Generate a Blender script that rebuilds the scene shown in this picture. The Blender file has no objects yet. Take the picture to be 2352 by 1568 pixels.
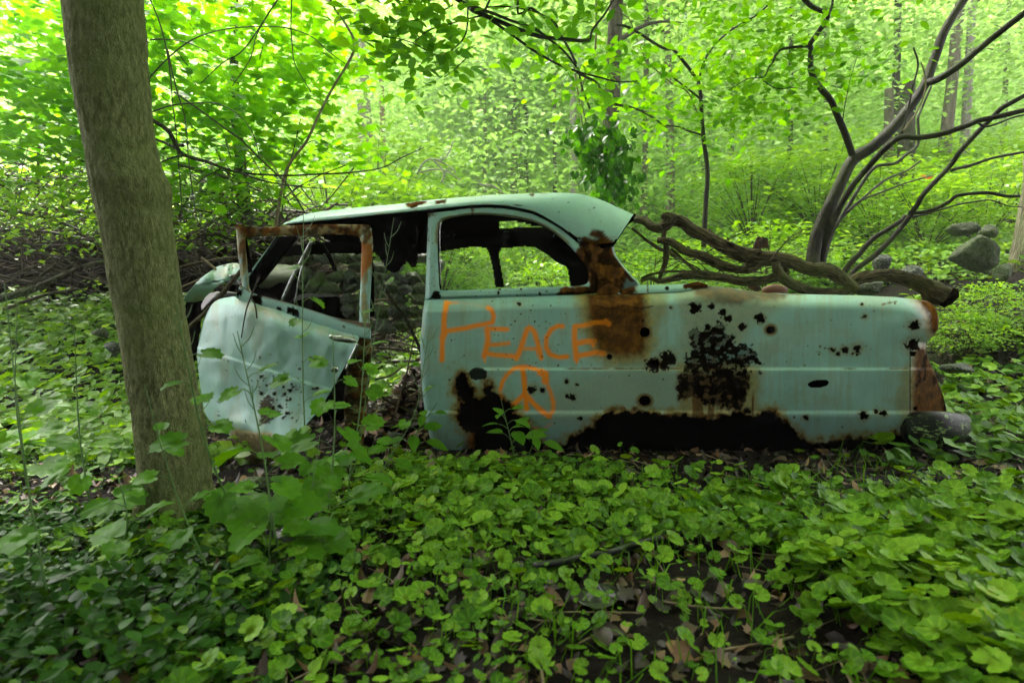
import bpy, math, random
import numpy as np
from math import radians, pi, sin, cos, tan, atan

# ------------------------------------------------------------------ camera, sky, sun, exposure
SC = bpy.context.scene
COL = SC.collection
CAMH = 0.736                      # camera height
FPX = 1307.0                      # focal length for a 2352 px wide picture
PITCH = atan(74.0 / FPX)
SUN_EL, SUN_AZ = radians(56), radians(-28)   # azimuth measured from +Y towards +X
EXPOSURE = 2.75
cam_d = bpy.data.cameras.new("camera")
cam_d.sensor_width = 36.0
cam_d.lens = 36.0 * FPX / 2352.0
cam_d.clip_start = 0.05
cam_d.clip_end = 600.0
cam_d.dof.use_dof = True
cam_d.dof.focus_distance = 2.95
cam_d.dof.aperture_fstop = 3.2
cam = bpy.data.objects.new("camera", cam_d)
COL.objects.link(cam)
cam.location = (0, 0, CAMH)
cam.rotation_euler = (pi / 2 - PITCH, 0, 0)
SC.camera = cam

world = bpy.data.worlds.new("World")
SC.world = world
world.use_nodes = True
wn = world.node_tree
for n in list(wn.nodes):
    wn.nodes.remove(n)
wo = wn.nodes.new("ShaderNodeOutputWorld")
bg = wn.nodes.new("ShaderNodeBackground")
sky = wn.nodes.new("ShaderNodeTexSky")
sky.sky_type = 'NISHITA'
sky.sun_disc = False
sky.sun_elevation = SUN_EL
sky.sun_rotation = SUN_AZ
sky.air_density = 1.0
sky.dust_density = 4.0
hs = wn.nodes.new("ShaderNodeHueSaturation")     # overcast: grey the blue out
hs.inputs['Saturation'].default_value = 0.25
wn.links.new(sky.outputs[0], hs.inputs['Color'])
wt_ = wn.nodes.new("ShaderNodeMix"); wt_.data_type = 'RGBA'; wt_.blend_type = 'MULTIPLY'
wt_.inputs[0].default_value = 1.0
wt_.inputs[7].default_value = (1.05, 0.97, 1.00, 1)      # neutral grey overcast rather than green-blue
wn.links.new(hs.outputs[0], wt_.inputs[6])
wn.links.new(wt_.outputs[2], bg.inputs[0])
bg.inputs[1].default_value = 0.15
wn.links.new(bg.outputs[0], wo.inputs[0])

sl = bpy.data.lights.new("sun", 'SUN')
sl.energy = 5.0
sl.angle = radians(12)
sl.color = (1.0, 0.94, 0.87)
sun = bpy.data.objects.new("sun", sl)
COL.objects.link(sun)
# direction towards the sun
sd = (sin(SUN_AZ) * cos(SUN_EL), cos(SUN_AZ) * cos(SUN_EL), sin(SUN_EL))
import mathutils
sun.rotation_euler = mathutils.Vector(sd).to_track_quat('Z', 'Y').to_euler()

SC.view_settings.view_transform = 'Standard'
SC.view_settings.look = 'None'
SC.view_settings.exposure = EXPOSURE
SC.view_settings.gamma = 1.0
SC.view_settings.use_curve_mapping = False
SC.render.engine = 'CYCLES'
cy = SC.cycles
cy.max_bounces = 7
cy.diffuse_bounces = 4
cy.glossy_bounces = 2
cy.transmission_bounces = 4
cy.transparent_max_bounces = 8
cy.volume_bounces = 0
cy.caustics_reflective = False
cy.caustics_refractive = False
cy.sample_clamp_indirect = 4.0
cy.use_denoising = True
cy.use_adaptive_sampling = True
cy.adaptive_threshold = 0.02

RNG = np.random.default_rng(11)
R = random.Random(5)

# ------------------------------------------------------------------ helpers
CP, SP = cos(PITCH), sin(PITCH)


def P(px, py, Y):
    """point that stands Y metres in front of the camera, px/py in the 2352-wide picture"""
    px = np.asarray(px, float); py = np.asarray(py, float); Y = np.asarray(Y, float)
    u = (px - 1176.0) / FPX
    v = (784.0 - py) / FPX
    t = Y / (CP + v * SP)
    return np.stack(np.broadcast_arrays(u * t, Y, CAMH + t * (v * CP - SP)), -1)


def proj(V):
    V = np.asarray(V, float)
    z = V[..., 2] - CAMH
    d = V[..., 1] * CP - z * SP
    up = V[..., 1] * SP + z * CP
    return 1176 + FPX * V[..., 0] / d, 784 - FPX * up / d


def sstep(a, b, x):
    t = np.clip((np.asarray(x, float) - a) / (b - a), 0, 1)
    return t * t * (3 - 2 * t)


def _hash(ix, iy, iz, seed):
    h = (ix.astype(np.int64) * 374761393 + iy.astype(np.int64) * 668265263 + iz.astype(np.int64) * 2147483647 + seed * 1274126177) & 0xFFFFFFFF
    h = ((h ^ (h >> 13)) * 1274126177) & 0xFFFFFFFF
    return ((h ^ (h >> 16)) & 0xFFFFFF) / float(0xFFFFFF)


def vnoise(x, y, z=0.0, seed=0):
    x, y, z = np.broadcast_arrays(np.asarray(x, float), np.asarray(y, float), np.asarray(z, float))
    ix, iy, iz = np.floor(x), np.floor(y), np.floor(z)
    fx, fy, fz = x - ix, y - iy, z - iz
    fx, fy, fz = [f * f * (3 - 2 * f) for f in (fx, fy, fz)]
    out = 0
    for a in (0, 1):
        for b in (0, 1):
            for c in (0, 1):
                w = (fx if a else 1 - fx) * (fy if b else 1 - fy) * (fz if c else 1 - fz)
                out = out + w * _hash(ix + a, iy + b, iz + c, seed)
    return out


def fbm(x, y, z=0.0, oct=4, seed=0):
    s, a, t = 0, 1.0, 0
    for o in range(oct):
        s = s + a * vnoise(np.asarray(x) * 2 ** o, np.asarray(y) * 2 ** o, np.asarray(z) * 2 ** o, seed + o)
        t += a
        a *= 0.55
    return s / t


def mesh_data(name, V, Fs, mats=(), smooth=True, attrs=None, fmat=None):
    V = np.asarray(V, np.float32).reshape(-1, 3)
    if isinstance(Fs, np.ndarray):
        Fs = [Fs]
    Fs = [np.asarray(f, np.int32) for f in Fs if len(f)]
    me = bpy.data.meshes.new(name)
    me.vertices.add(len(V))
    me.vertices.foreach_set("co", V.ravel())
    lv = np.concatenate([f.ravel() for f in Fs])
    tot = np.concatenate([np.full(len(f), f.shape[1], np.int32) for f in Fs])
    st = np.concatenate([[0], np.cumsum(tot)[:-1]]).astype(np.int32)
    me.loops.add(len(lv))
    me.loops.foreach_set("vertex_index", lv)
    me.polygons.add(len(tot))
    me.polygons.foreach_set("loop_start", st)
    me.polygons.foreach_set("loop_total", tot)
    if smooth:
        me.polygons.foreach_set("use_smooth", np.ones(len(tot), bool))
    for m in mats:
        me.materials.append(m)
    if fmat is not None:
        me.polygons.foreach_set("material_index", np.asarray(fmat, np.int32))
    for k, a in (attrs or {}).items():
        if np.ndim(a) == 2 and np.shape(a)[1] == 3 and k == 'barkco':
            me.attributes.new(k, 'FLOAT_VECTOR', 'POINT').data.foreach_set("vector", np.asarray(a, np.float32).ravel()); continue
        at = me.attributes.new(k, 'FLOAT', 'POINT')
        at.data.foreach_set("value", np.asarray(a, np.float32).ravel())
    me.update(calc_edges=True)
    return me


def link(name, me, parent=None, loc=None):
    o = bpy.data.objects.new(name, me)
    COL.objects.link(o)
    if parent is not None:
        o.parent = parent
    if loc is not None:
        o.location = loc
    return o


def tag(o, label=None, cat=None, group=None, kind=None):
    if label: o['label'] = label
    if cat: o['category'] = cat
    if group: o['group'] = group
    if kind: o['kind'] = kind
    return o


def obj(name, V, Fs, mat, parent=None, **kw):
    """one mesh object; vertices are given in world space and stored relative to the parent's base"""
    V = np.asarray(V, float).reshape(-1, 3)
    if parent is not None:
        V = V - np.array(parent.get('_base', (0, 0, 0)))
    return link(name, mesh_data(name, V, Fs, [mat], **kw), parent)


def thing(name, label, cat, loc, group=None):
    o = bpy.data.objects.new(name, None)
    COL.objects.link(o)
    o.location = [float(c) for c in loc]
    o['_base'] = [float(c) for c in loc]
    return tag(o, label, cat, group)


def join(parts):
    """parts: list of (V, F) with the same face size per entry"""
    Vs, Fs, n = [], [], 0
    for V, F in parts:
        V = np.asarray(V, float)
        F = F if isinstance(F, list) else [F]
        for f in F:
            Fs.append(np.asarray(f, int) + n)
        Vs.append(V)
        n += len(V)
    by = {}
    for f in Fs:
        if len(f):
            by.setdefault(f.shape[1], []).append(f)
    return np.concatenate(Vs), [np.concatenate(v) for v in by.values()]


def spline(pts, n):
    """Catmull-Rom through the points, n samples, evenly spread over the length"""
    p = np.asarray(pts, float)
    if len(p) < 3:
        t = np.linspace(0, 1, n)[:, None]
        return p[0] * (1 - t) + p[-1] * t
    q = np.concatenate([[2 * p[0] - p[1]], p, [2 * p[-1] - p[-2]]])
    out = []
    m = 12
    for i in range(len(p) - 1):
        a, b, c, d = q[i:i + 4]
        t = np.linspace(0, 1, m, endpoint=False)[:, None]
        out.append(0.5 * (2 * b + (c - a) * t + (2 * a - 5 * b + 4 * c - d) * t ** 2 + (3 * b - a - 3 * c + d) * t ** 3))
    out.append(p[-1:])
    o = np.concatenate(out)
    L = np.concatenate([[0], np.cumsum(np.linalg.norm(np.diff(o[:, :3], axis=0), axis=1))])
    s = np.linspace(0, L[-1], n)
    return np.stack([np.interp(s, L, o[:, k]) for k in range(o.shape[1])], 1)


def tube(pts, r, sides=8, n=None, rough=0.0, seed=0, squash=None, caps=True, knots=0.0):
    """pts (k,3), r scalar or k radii. returns V, [quads, caps]"""
    p = np.asarray(pts, float)
    rr = np.broadcast_to(np.asarray(r, float), (len(p),))
    n = n or max(3, 4 * len(p))
    s = spline(np.concatenate([p, rr[:, None]], 1), n)
    c, rad = s[:, :3], np.maximum(s[:, 3], 1e-5)
    T = np.gradient(c, axis=0)
    T /= np.linalg.norm(T, axis=1)[:, None] + 1e-12
    up = np.array([0, 0, 1.0]) if abs(T[0, 2]) < 0.9 else np.array([0, 1.0, 0])
    N = np.zeros_like(c)
    v = np.cross(np.cross(T[0], up), T[0]); v /= np.linalg.norm(v)
    for i in range(n):
        v = v - T[i] * v.dot(T[i]); v /= np.linalg.norm(v) + 1e-12
        N[i] = v
    B = np.cross(T, N)
    th = np.linspace(0, 2 * pi, sides, endpoint=False)
    a, b = squash or (1, 1)
    sa, sb = (np.cos(th) * a)[None, :, None], (np.sin(th) * b)[None, :, None]
    k = np.ones((n, sides))
    if rough:
        k = k + rough * 2 * (fbm(c[:, 0:1] * 9 + np.cos(th) * 1.3, c[:, 1:2] * 9 + c[:, 2:3] * 9, np.sin(th)[None] * 1.3, 3, seed) - 0.5)
        if rough > .15:
            k = k + rough * .7 * (fbm(c[:, 0:1] * 40 + np.cos(th) * 5, c[:, 1:2] * 40 + c[:, 2:3] * 40, np.sin(th)[None] * 5, 2, seed + 5) - 0.5)
    if knots:
        k = k + knots * np.maximum(0, vnoise(c[:, 0:1] * 7, c[:, 2:3] * 7 + np.cos(th) * .7, np.sin(th)[None] * .7, seed + 9) - 0.6) * 2.5
    V = c[:, None] + (N[:, None] * sa + B[:, None] * sb) * (rad[:, None] * k)[..., None]
    V = V.reshape(-1, 3)
    ln = np.concatenate([[0], np.cumsum(np.linalg.norm(np.diff(c, axis=0), axis=1))]) + seed * 3.1
    co = np.stack([rad[:, None] * np.cos(th)[None], rad[:, None] * np.sin(th)[None], ln[:, None] + 0 * th[None]], -1).reshape(-1, 3)
    tube.co = np.concatenate([co, [[0, 0, ln[0]], [0, 0, ln[-1]]]]) if caps else co
    i = np.arange(n - 1)[:, None] * sides
    j = np.arange(sides)[None]
    j2 = (j + 1) % sides
    Q = np.stack([i + j, i + j2, i + sides + j2, i + sides + j], -1).reshape(-1, 4)
    Fs = [Q]
    if caps:
        e0, e1 = c[0], c[-1]
        V = np.concatenate([V, [e0, e1]])
        k0, k1 = n * sides, n * sides + 1
        jj = np.arange(sides)
        Fs.append(np.concatenate([np.stack([np.full(sides, k0), (jj + 1) % sides, jj], 1),
                                  np.stack([np.full(sides, k1), (n - 1) * sides + jj, (n - 1) * sides + (jj + 1) % sides], 1)]))
    return V, Fs


def ptube(pts, Y, rpx, **kw):
    """tube from picture points standing about Y metres away; rpx radius in picture px"""
    pts = np.asarray(pts, float)
    Yv = np.broadcast_to(np.asarray(Y, float), (len(pts),)) if np.ndim(Y) == 0 or len(np.atleast_1d(Y)) == len(pts) else np.interp(np.linspace(0, 1, len(pts)), np.linspace(0, 1, len(Y)), Y)
    rp = np.interp(np.linspace(0, 1, len(pts)), np.linspace(0, 1, len(np.atleast_1d(rpx))), np.atleast_1d(rpx))
    return tube(P(pts[:, 0], pts[:, 1], Yv), rp / FPX * Yv, **kw)


def grid_faces(n, m):
    i = np.arange(n - 1)[:, None] * m
    j = np.arange(m - 1)[None]
    return np.stack([i + j, i + j + 1, i + m + j + 1, i + m + j], -1).reshape(-1, 4)


def compact(V, F, attrs):
    u, inv = np.unique(F, return_inverse=True)
    return V[u], inv.reshape(F.shape), {k: np.asarray(a).ravel()[u] for k, a in attrs.items()}


def curve(pts, x):
    p = np.asarray(pts, float)
    return np.interp(x, p[:, 0], p[:, 1])


def curve_y(pts, y):
    p = np.asarray(pts, float)
    p = p[np.argsort(p[:, 1])]
    return np.interp(y, p[:, 1], p[:, 0])


def inside(poly, x, y):
    p = np.asarray(poly, float)
    r = np.zeros(np.shape(x), bool)
    for (x0, y0), (x1, y1) in zip(p, np.roll(p, -1, 0)):
        c = (y0 > y) != (y1 > y)
        with np.errstate(divide='ignore', invalid='ignore'):
            r ^= c & (x < (x1 - x0) * (y - y0) / (y1 - y0 + 1e-12) + x0)
    return r


def dline(pts, x, y):
    p = np.asarray(pts, float)
    d = np.full(np.shape(x), 1e9)
    for (x0, y0), (x1, y1) in zip(p[:-1], p[1:]):
        dx, dy = x1 - x0, y1 - y0
        t = np.clip(((x - x0) * dx + (y - y0) * dy) / (dx * dx + dy * dy + 1e-9), 0, 1)
        d = np.minimum(d, np.hypot(x - x0 - t * dx, y - y0 - t * dy))
    return d


def sdf(poly, x, y):
    """positive inside"""
    p = list(poly) + [poly[0]]
    d = dline(p, x, y)
    return np.where(inside(poly, x, y), d, -d)


# ------------------------------------------------------------------ materials
def new_mat(name):
    m = bpy.data.materials.new(name)
    m.use_nodes = True
    nt = m.node_tree
    for n in list(nt.nodes):
        nt.nodes.remove(n)
    out = nt.nodes.new("ShaderNodeOutputMaterial")
    return m, nt, out


class NT:
    def __init__(self, nt): self.t = nt

    def n(self, typ, **kw):
        nd = self.t.nodes.new(typ)
        for k, v in kw.items():
            setattr(nd, k, v)
        return nd

    def l(self, a, b): self.t.links.new(a, b)

    def attr(self, name):
        return self.n("ShaderNodeAttribute", attribute_name=name).outputs['Fac']

    def noise(self, scale, detail=4, rough=0.6, vec=None, dist=0.0):
        nd = self.n("ShaderNodeTexNoise")
        nd.inputs['Scale'].default_value = scale
        nd.inputs['Detail'].default_value = detail
        nd.inputs['Roughness'].default_value = rough
        nd.inputs['Distortion'].default_value = dist
        if vec is not None: self.l(vec, nd.inputs['Vector'])
        return nd.outputs[0]

    def ramp(self, fac, stops):
        nd = self.n("ShaderNodeValToRGB")
        e = nd.color_ramp.elements
        while len(e) < len(stops): e.new(0.5)
        for i, (p, c) in enumerate(stops):
            e[i].position = p
            e[i].color = tuple(c) + (1,) if len(c) == 3 else c
        self.l(fac, nd.inputs[0])
        return nd.outputs[0]

    def mix(self, fac, a, b):
        nd = self.n("ShaderNodeMix", data_type='RGBA')
        for s, v in ((nd.inputs[0], fac), (nd.inputs[6], a), (nd.inputs[7], b)):
            if hasattr(v, 'is_linked'): self.l(v, s)
            elif isinstance(v, (int, float)): s.default_value = v
            else: s.default_value = tuple(v) + (1,)
        return nd.outputs[2]

    def math(self, op, a, b=0.0, clamp=False):
        nd = self.n("ShaderNodeMath", operation=op, use_clamp=clamp)
        for s, v in ((nd.inputs[0], a), (nd.inputs[1], b)):
            if hasattr(v, 'is_linked'): self.l(v, s)
            else: s.default_value = v
        return nd.outputs[0]

    def coord(self, scale=(1, 1, 1), kind='Object'):
        tc = self.n("ShaderNodeTexCoord")
        mp = self.n("ShaderNodeMapping")
        mp.inputs['Scale'].default_value = scale
        self.l(tc.outputs[kind], mp.inputs[0])
        return mp.outputs[0]

    def bump(self, h, strength=0.5, dist=0.01):
        nd = self.n("ShaderNodeBump")
        nd.inputs['Strength'].default_value = strength
        nd.inputs['Distance'].default_value = dist
        self.l(h, nd.inputs['Height'])
        return nd.outputs[0]


def leaf_mat(name, stops, trans=0.5, rough=0.42, spec=0.35, tscale=1.6):
    m, nt, out = new_mat(name)
    g = NT(nt)
    col = g.ramp(g.attr("tint"), stops)
    n = g.noise(60, 2, vec=g.coord())
    col = g.mix(g.math('MULTIPLY', n, 0.5), col, (0.5 * stops[0][1][0], 0.5 * stops[0][1][1], 0.5 * stops[0][1][2]))
    pr = g.n("ShaderNodeBsdfPrincipled")
    g.l(col, pr.inputs['Base Color'])
    pr.inputs['Roughness'].default_value = rough
    pr.inputs['Specular IOR Level'].default_value = spec
    tr = g.n("ShaderNodeBsdfTranslucent")
    hs2 = g.n("ShaderNodeHueSaturation")
    hs2.inputs['Hue'].default_value = 0.485
    hs2.inputs['Saturation'].default_value = 1.12
    hs2.inputs['Value'].default_value = tscale
    g.l(col, hs2.inputs['Color'])
    g.l(hs2.outputs[0], tr.inputs['Color'])
    mx = g.n("ShaderNodeMixShader")
    mx.inputs[0].default_value = trans
    g.l(pr.outputs[0], mx.inputs[1])
    g.l(tr.outputs[0], mx.inputs[2])
    g.l(mx.outputs[0], out.inputs[0])
    return m


def bark_mat(name, c0, c1, moss=None, scale=1.0, stretch=0.18, bump=1.0, rough=0.85, spec=0.2, mossamt=0.5, flow=False):
    m, nt, out = new_mat(name)
    g = NT(nt)
    if flow:      # bark that runs along the limb
        at = g.n("ShaderNodeAttribute", attribute_name="barkco")
        mp = g.n("ShaderNodeMapping")
        mp.inputs['Scale'].default_value = (22 * scale, 22 * scale, 22 * scale * stretch)
        g.l(at.outputs['Vector'], mp.inputs[0])
        v = mp.outputs[0]
    else:
        v = g.coord((22 * scale, 22 * scale, 22 * scale * stretch))
    a = g.noise(1.0, 6, 0.65, v, 0.6)
    b = g.noise(3.2, 5, 0.6, g.coord())
    vo = g.n("ShaderNodeTexVoronoi", feature='DISTANCE_TO_EDGE')
    vo.inputs['Scale'].default_value = 2.2
    g.l(v, vo.inputs['Vector'])
    cr = g.math('MULTIPLY', vo.outputs[0], 2.0, True)
    col = g.ramp(a, [(0.38, c0), (0.62, c1)])
    col = g.mix(g.math('MULTIPLY', g.math('SUBTRACT', 1.0, cr), 0.45), col, tuple(0.45 * x for x in c0))
    if moss:
        f = g.ramp(b, [(0.50 - 0.22 * mossamt, (0, 0, 0)), (0.75, (1, 1, 1))])
        col = g.mix(g.math('MULTIPLY', f, 0.75), col, moss)
    pr = g.n("ShaderNodeBsdfPrincipled")
    g.l(col, pr.inputs['Base Color'])
    pr.inputs['Roughness'].default_value = rough
    pr.inputs['Specular IOR Level'].default_value = spec
    h = g.math('ADD', g.math('MULTIPLY', a, 1.0), g.math('MULTIPLY', cr, 0.7))
    g.l(g.bump(h, bump, 0.02 / scale), pr.inputs['Normal'])
    g.l(pr.outputs[0], out.inputs[0])
    return m


def plain_mat(name, c, rough=0.6, metal=0.0, noise=None, c2=None, bump=0.0, spec=0.5, nscale=20):
    m, nt, out = new_mat(name)
    g = NT(nt)
    pr = g.n("ShaderNodeBsdfPrincipled")
    if c2:
        nn = g.noise(nscale, 5, 0.65, g.coord())
        g.l(g.ramp(nn, [(0.4, c), (0.62, c2)]), pr.inputs['Base Color'])
        if bump: g.l(g.bump(nn, bump, 0.01), pr.inputs['Normal'])
    else:
        pr.inputs['Base Color'].default_value = tuple(c) + (1,)
    pr.inputs['Roughness'].default_value = rough
    pr.inputs['Metallic'].default_value = metal
    pr.inputs['Specular IOR Level'].default_value = spec
    g.l(pr.outputs[0], out.inputs[0])
    return m


def car_mat():
    """weathered pale green paint; the masks stain, rust, char, spray, wear are stored on the sheet metal"""
    m, nt, out = new_mat("weathered_paint")
    g = NT(nt)
    co = g.coord()
    n1 = g.noise(3.0, 5, 0.6, co)
    n2 = g.noise(45, 4, 0.7, co)
    n3 = g.noise(220, 3, 0.7, co)
    base = g.ramp(n1, [(0.3, (0.235, 0.415, 0.39)), (0.7, (0.335, 0.545, 0.51))])
    streak = g.noise(1.0, 4, 0.6, g.coord((40, 40, 2.5)))
    base = g.mix(g.ramp(streak, [(0.5, (0, 0, 0)), (0.8, (0.4, 0.4, 0.4))]), base, (0.25, 0.33, 0.22))
    spk = g.ramp(n2, [(0.64, (0, 0, 0)), (0.71, (0.7, 0.7, 0.7))])
    base = g.mix(spk, base, (0.17, 0.24, 0.17))
    dust = g.ramp(n3, [(0.70, (0, 0, 0)), (0.78, (1, 1, 1))])
    base = g.mix(g.math('MULTIPLY', dust, 0.5), base, (0.05, 0.05, 0.03))
    st = g.mix(g.attr("stain"), base, g.ramp(n2, [(0.35, (0.19, 0.19, 0.06)), (0.65, (0.34, 0.26, 0.08))]))
    sp = g.mix(g.attr("spray"), st, (1.0, 0.27, 0.004))
    rustc = g.ramp(g.noise(18, 6, 0.7, co), [(0.34, (0.040, 0.018, 0.006)), (0.5, (0.10, 0.040, 0.009)), (0.68, (0.23, 0.092, 0.014))])
    rf = g.attr("rust")
    ru = g.mix(rf, sp, rustc)
    ru2 = g.mix(g.math('MULTIPLY', g.attr("spray"), g.math('MULTIPLY', rf, 0.65)), ru, (0.85, 0.24, 0.005))
    charc = g.ramp(n2, [(0.50, (0.003, 0.002, 0.0014)), (0.74, (0.024, 0.015, 0.007))])
    cf = g.attr("char")
    col = g.mix(cf, ru2, charc)
    pr = g.n("ShaderNodeBsdfPrincipled")
    g.l(col, pr.inputs['Base Color'])
    ro = g.math('ADD', 0.40, g.math('MULTIPLY', n1, 0.12))
    ro = g.math('ADD', ro, g.math('MULTIPLY', g.math('MAXIMUM', g.math('MULTIPLY', rf, 0.4), cf), 0.45), True)
    g.l(ro, pr.inputs['Roughness'])
    g.l(g.math('MULTIPLY', g.math('SUBTRACT', 1.0, g.math('MAXIMUM', cf, rf)), 0.45), pr.inputs['Specular IOR Level'])
    k = g.math('MULTIPLY', g.math('ADD', g.math('MULTIPLY', rf, 0.35), cf), n2)
    k = g.math('ADD', k, g.math('MULTIPLY', g.noise(7, 2, 0.5, co), 0.12))
    g.l(g.bump(k, 0.55, 0.012), pr.inputs['Normal'])
    g.l(pr.outputs[0], out.inputs[0])
    return m


M = {}
M['paint'] = car_mat()
M['dark'] = plain_mat("shade_black_interior", (0.0015, 0.0015, 0.0012), 1.0, c2=(0.004, 0.003, 0.0025), spec=0.0)  # near-black colour carries the shade inside the car
M['cloth'] = plain_mat("black_headliner", (0.002, 0.0018, 0.0015), 1.0, c2=(0.005, 0.004, 0.003), spec=0.0)  # near-black hanging cloth
M['chrome'] = plain_mat("dull_chrome", (0.55, 0.56, 0.55), 0.25, 1.0, c2=(0.18, 0.19, 0.17), nscale=40)
M['purple'] = plain_mat("grey_primer", (0.10, 0.085, 0.10), 0.5, c2=(0.17, 0.15, 0.16), bump=0.3)
M['olive'] = plain_mat("faded_olive_metal", (0.13, 0.145, 0.10), 0.5, c2=(0.19, 0.20, 0.15), bump=0.2)
M['steel'] = plain_mat("rusty_steel", (0.03, 0.018, 0.012), 0.7, c2=(0.12, 0.05, 0.02), bump=0.4, nscale=30)
M['bumper'] = None
M['bark_near'] = bark_mat("furrowed_grey_bark", (0.085, 0.086, 0.034), (0.38, 0.385, 0.19), (0.14, 0.18, 0.045), 3.4, 0.36, 1.0, mossamt=0.9)
M['bark_log'] = bark_mat("weathered_dead_wood", (0.030, 0.022, 0.012), (0.20, 0.15, 0.085), (0.10, 0.12, 0.03), 3.2, 0.6, 1.0, mossamt=-0.4)
M['bark_log_flow'] = bark_mat("split_dead_wood", (0.012, 0.008, 0.005), (0.23, 0.175, 0.095), (0.10, 0.12, 0.03), 3.4, 0.16, 1.0, mossamt=0.15, flow=True)
M['bark_wet_flow'] = bark_mat("smooth_wet_bark_stem", (0.012, 0.008, 0.005), (0.042, 0.030, 0.019), (0.08, 0.10, 0.03), 3.0, 0.12, 0.6, rough=0.55, spec=0.22, mossamt=0.2, flow=True)
M['bark_wet'] = bark_mat("smooth_wet_bark", (0.026, 0.018, 0.010), (0.075, 0.055, 0.034), (0.08, 0.10, 0.03), 1.4, 0.25, 0.6, rough=0.55, spec=0.25, mossamt=0.2)
M['bark_far'] = bark_mat("pale_forest_bark", (0.10, 0.085, 0.060), (0.26, 0.225, 0.165), (0.12, 0.16, 0.05), 0.8, 0.2, 0.8, mossamt=0.6)
M['bark_pale'] = bark_mat("pale_grey_bark", (0.22, 0.20, 0.17), (0.42, 0.38, 0.33), None, 0.8, 0.2, 0.6)
M['bark_dark'] = bark_mat("dark_forest_bark", (0.030, 0.026, 0.018), (0.10, 0.085, 0.055), (0.05, 0.08, 0.02), 0.8, 0.2, 0.8, mossamt=0.5)
M['bark_mossy'] = bark_mat("mossy_bark", (0.10, 0.085, 0.055), (0.24, 0.205, 0.140), (0.13, 0.19, 0.03), 0.8, 0.2, 0.8, mossamt=1.3)
M['twig'] = plain_mat("thin_dark_twigs", (0.028, 0.022, 0.015), 0.7, c2=(0.075, 0.058, 0.038), spec=0.3)
M['twig_tan'] = plain_mat("tan_twigs", (0.16, 0.115, 0.065), 0.7, c2=(0.28, 0.22, 0.14), spec=0.3)
M['brush'] = plain_mat("dead_brush", (0.04, 0.03, 0.020), 0.85, c2=(0.13, 0.105, 0.07), spec=0.2, nscale=6)
M['mould'] = plain_mat("dark_leaf_mould", (0.004, 0.003, 0.002), 0.95, c2=(0.012, 0.008, 0.005), bump=0.8, spec=0.0)
M['stone'] = bark_mat("lichened_stone", (0.05, 0.055, 0.045), (0.20, 0.205, 0.165), (0.10, 0.15, 0.04), 0.9, 1.0, 1.0, rough=0.75, spec=0.2, mossamt=1.1)
M['stone_dark'] = bark_mat("wet_grey_stone", (0.035, 0.038, 0.038), (0.14, 0.145, 0.13), (0.05, 0.08, 0.025), 0.7, 1.0, 0.9, rough=0.5, spec=0.4, mossamt=0.5)
M['plastic'] = plain_mat("black_plastic", (0.012, 0.012, 0.013), 0.3)
M['stem'] = plain_mat("green_stems", (0.07, 0.15, 0.03), 0.5, c2=(0.11, 0.22, 0.045))
M['tape'] = plain_mat("orange_tape", (0.9, 0.13, 0.02), 0.5)

G = lambda r, g_, b: (r, g_, b)
M['leaf_cover'] = leaf_mat("ground_cover_leaf", [(0.0, (0.026, 0.095, 0.005)), (0.5, (0.125, 0.29, 0.012)), (0.93, (0.27, 0.48, 0.03)), (1.0, (0.42, 0.46, 0.05))], 0.22, 0.42, 0.13, 1.5)
M['leaf_dark'] = leaf_mat("glossy_small_leaf", [(0.0, (0.015, 0.055, 0.008)), (1.0, (0.045, 0.14, 0.014))], 0.2, 0.38, 0.10, 1.5)
M['leaf_tall'] = leaf_mat("tall_weed_leaf", [(0.0, (0.05, 0.17, 0.008)), (1.0, (0.13, 0.33, 0.016))], 0.38, 0.40, 0.12, 1.6)
M['leaf_maple'] = leaf_mat("maple_leaf", [(0.0, (0.06, 0.21, 0.012)), (0.6, (0.12, 0.33, 0.020)), (1.0, (0.21, 0.43, 0.03))], 0.60, 0.45, 0.25, 1.9)
M['leaf_branch'] = leaf_mat("oval_tree_leaf", [(0.0, (0.04, 0.15, 0.012)), (0.5, (0.10, 0.27, 0.018)), (1.0, (0.20, 0.40, 0.03))], 0.6, 0.42, 0.35, 1.95)
M['leaf_wood'] = leaf_mat("forest_leaf", [(0.0, (0.12, 0.25, 0.04)), (0.5, (0.28, 0.46, 0.13)), (1.0, (0.48, 0.64, 0.32))], 0.58, 0.45, 0.4, 1.8)
M['leaf_shrub'] = leaf_mat("shrub_leaf", [(0.0, (0.08, 0.22, 0.015)), (0.5, (0.22, 0.43, 0.04)), (1.0, (0.42, 0.62, 0.12))], 0.45, 0.38, 0.5, 1.7)
M['leaf_ivy'] = leaf_mat("dark_ivy_leaf", [(0.0, (0.018, 0.075, 0.012)), (1.0, (0.07, 0.23, 0.02))], 0.4, 0.45, 0.15, 1.8)
M['litter'] = None


def litter_mat():
    m, nt, out = new_mat("dead_leaf")
    g = NT(nt)
    col = g.ramp(g.attr("tint"), [(0.0, (0.014, 0.008, 0.005)), (0.5, (0.055, 0.029, 0.014)), (0.85, (0.17, 0.085, 0.035)), (1.0, (0.34, 0.22, 0.12))])
    pr = g.n("ShaderNodeBsdfPrincipled")
    g.l(col, pr.inputs['Base Color'])
    pr.inputs['Roughness'].default_value = 0.5
    g.l(pr.outputs[0], out.inputs[0])
    return m


M['litter'] = litter_mat()


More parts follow.
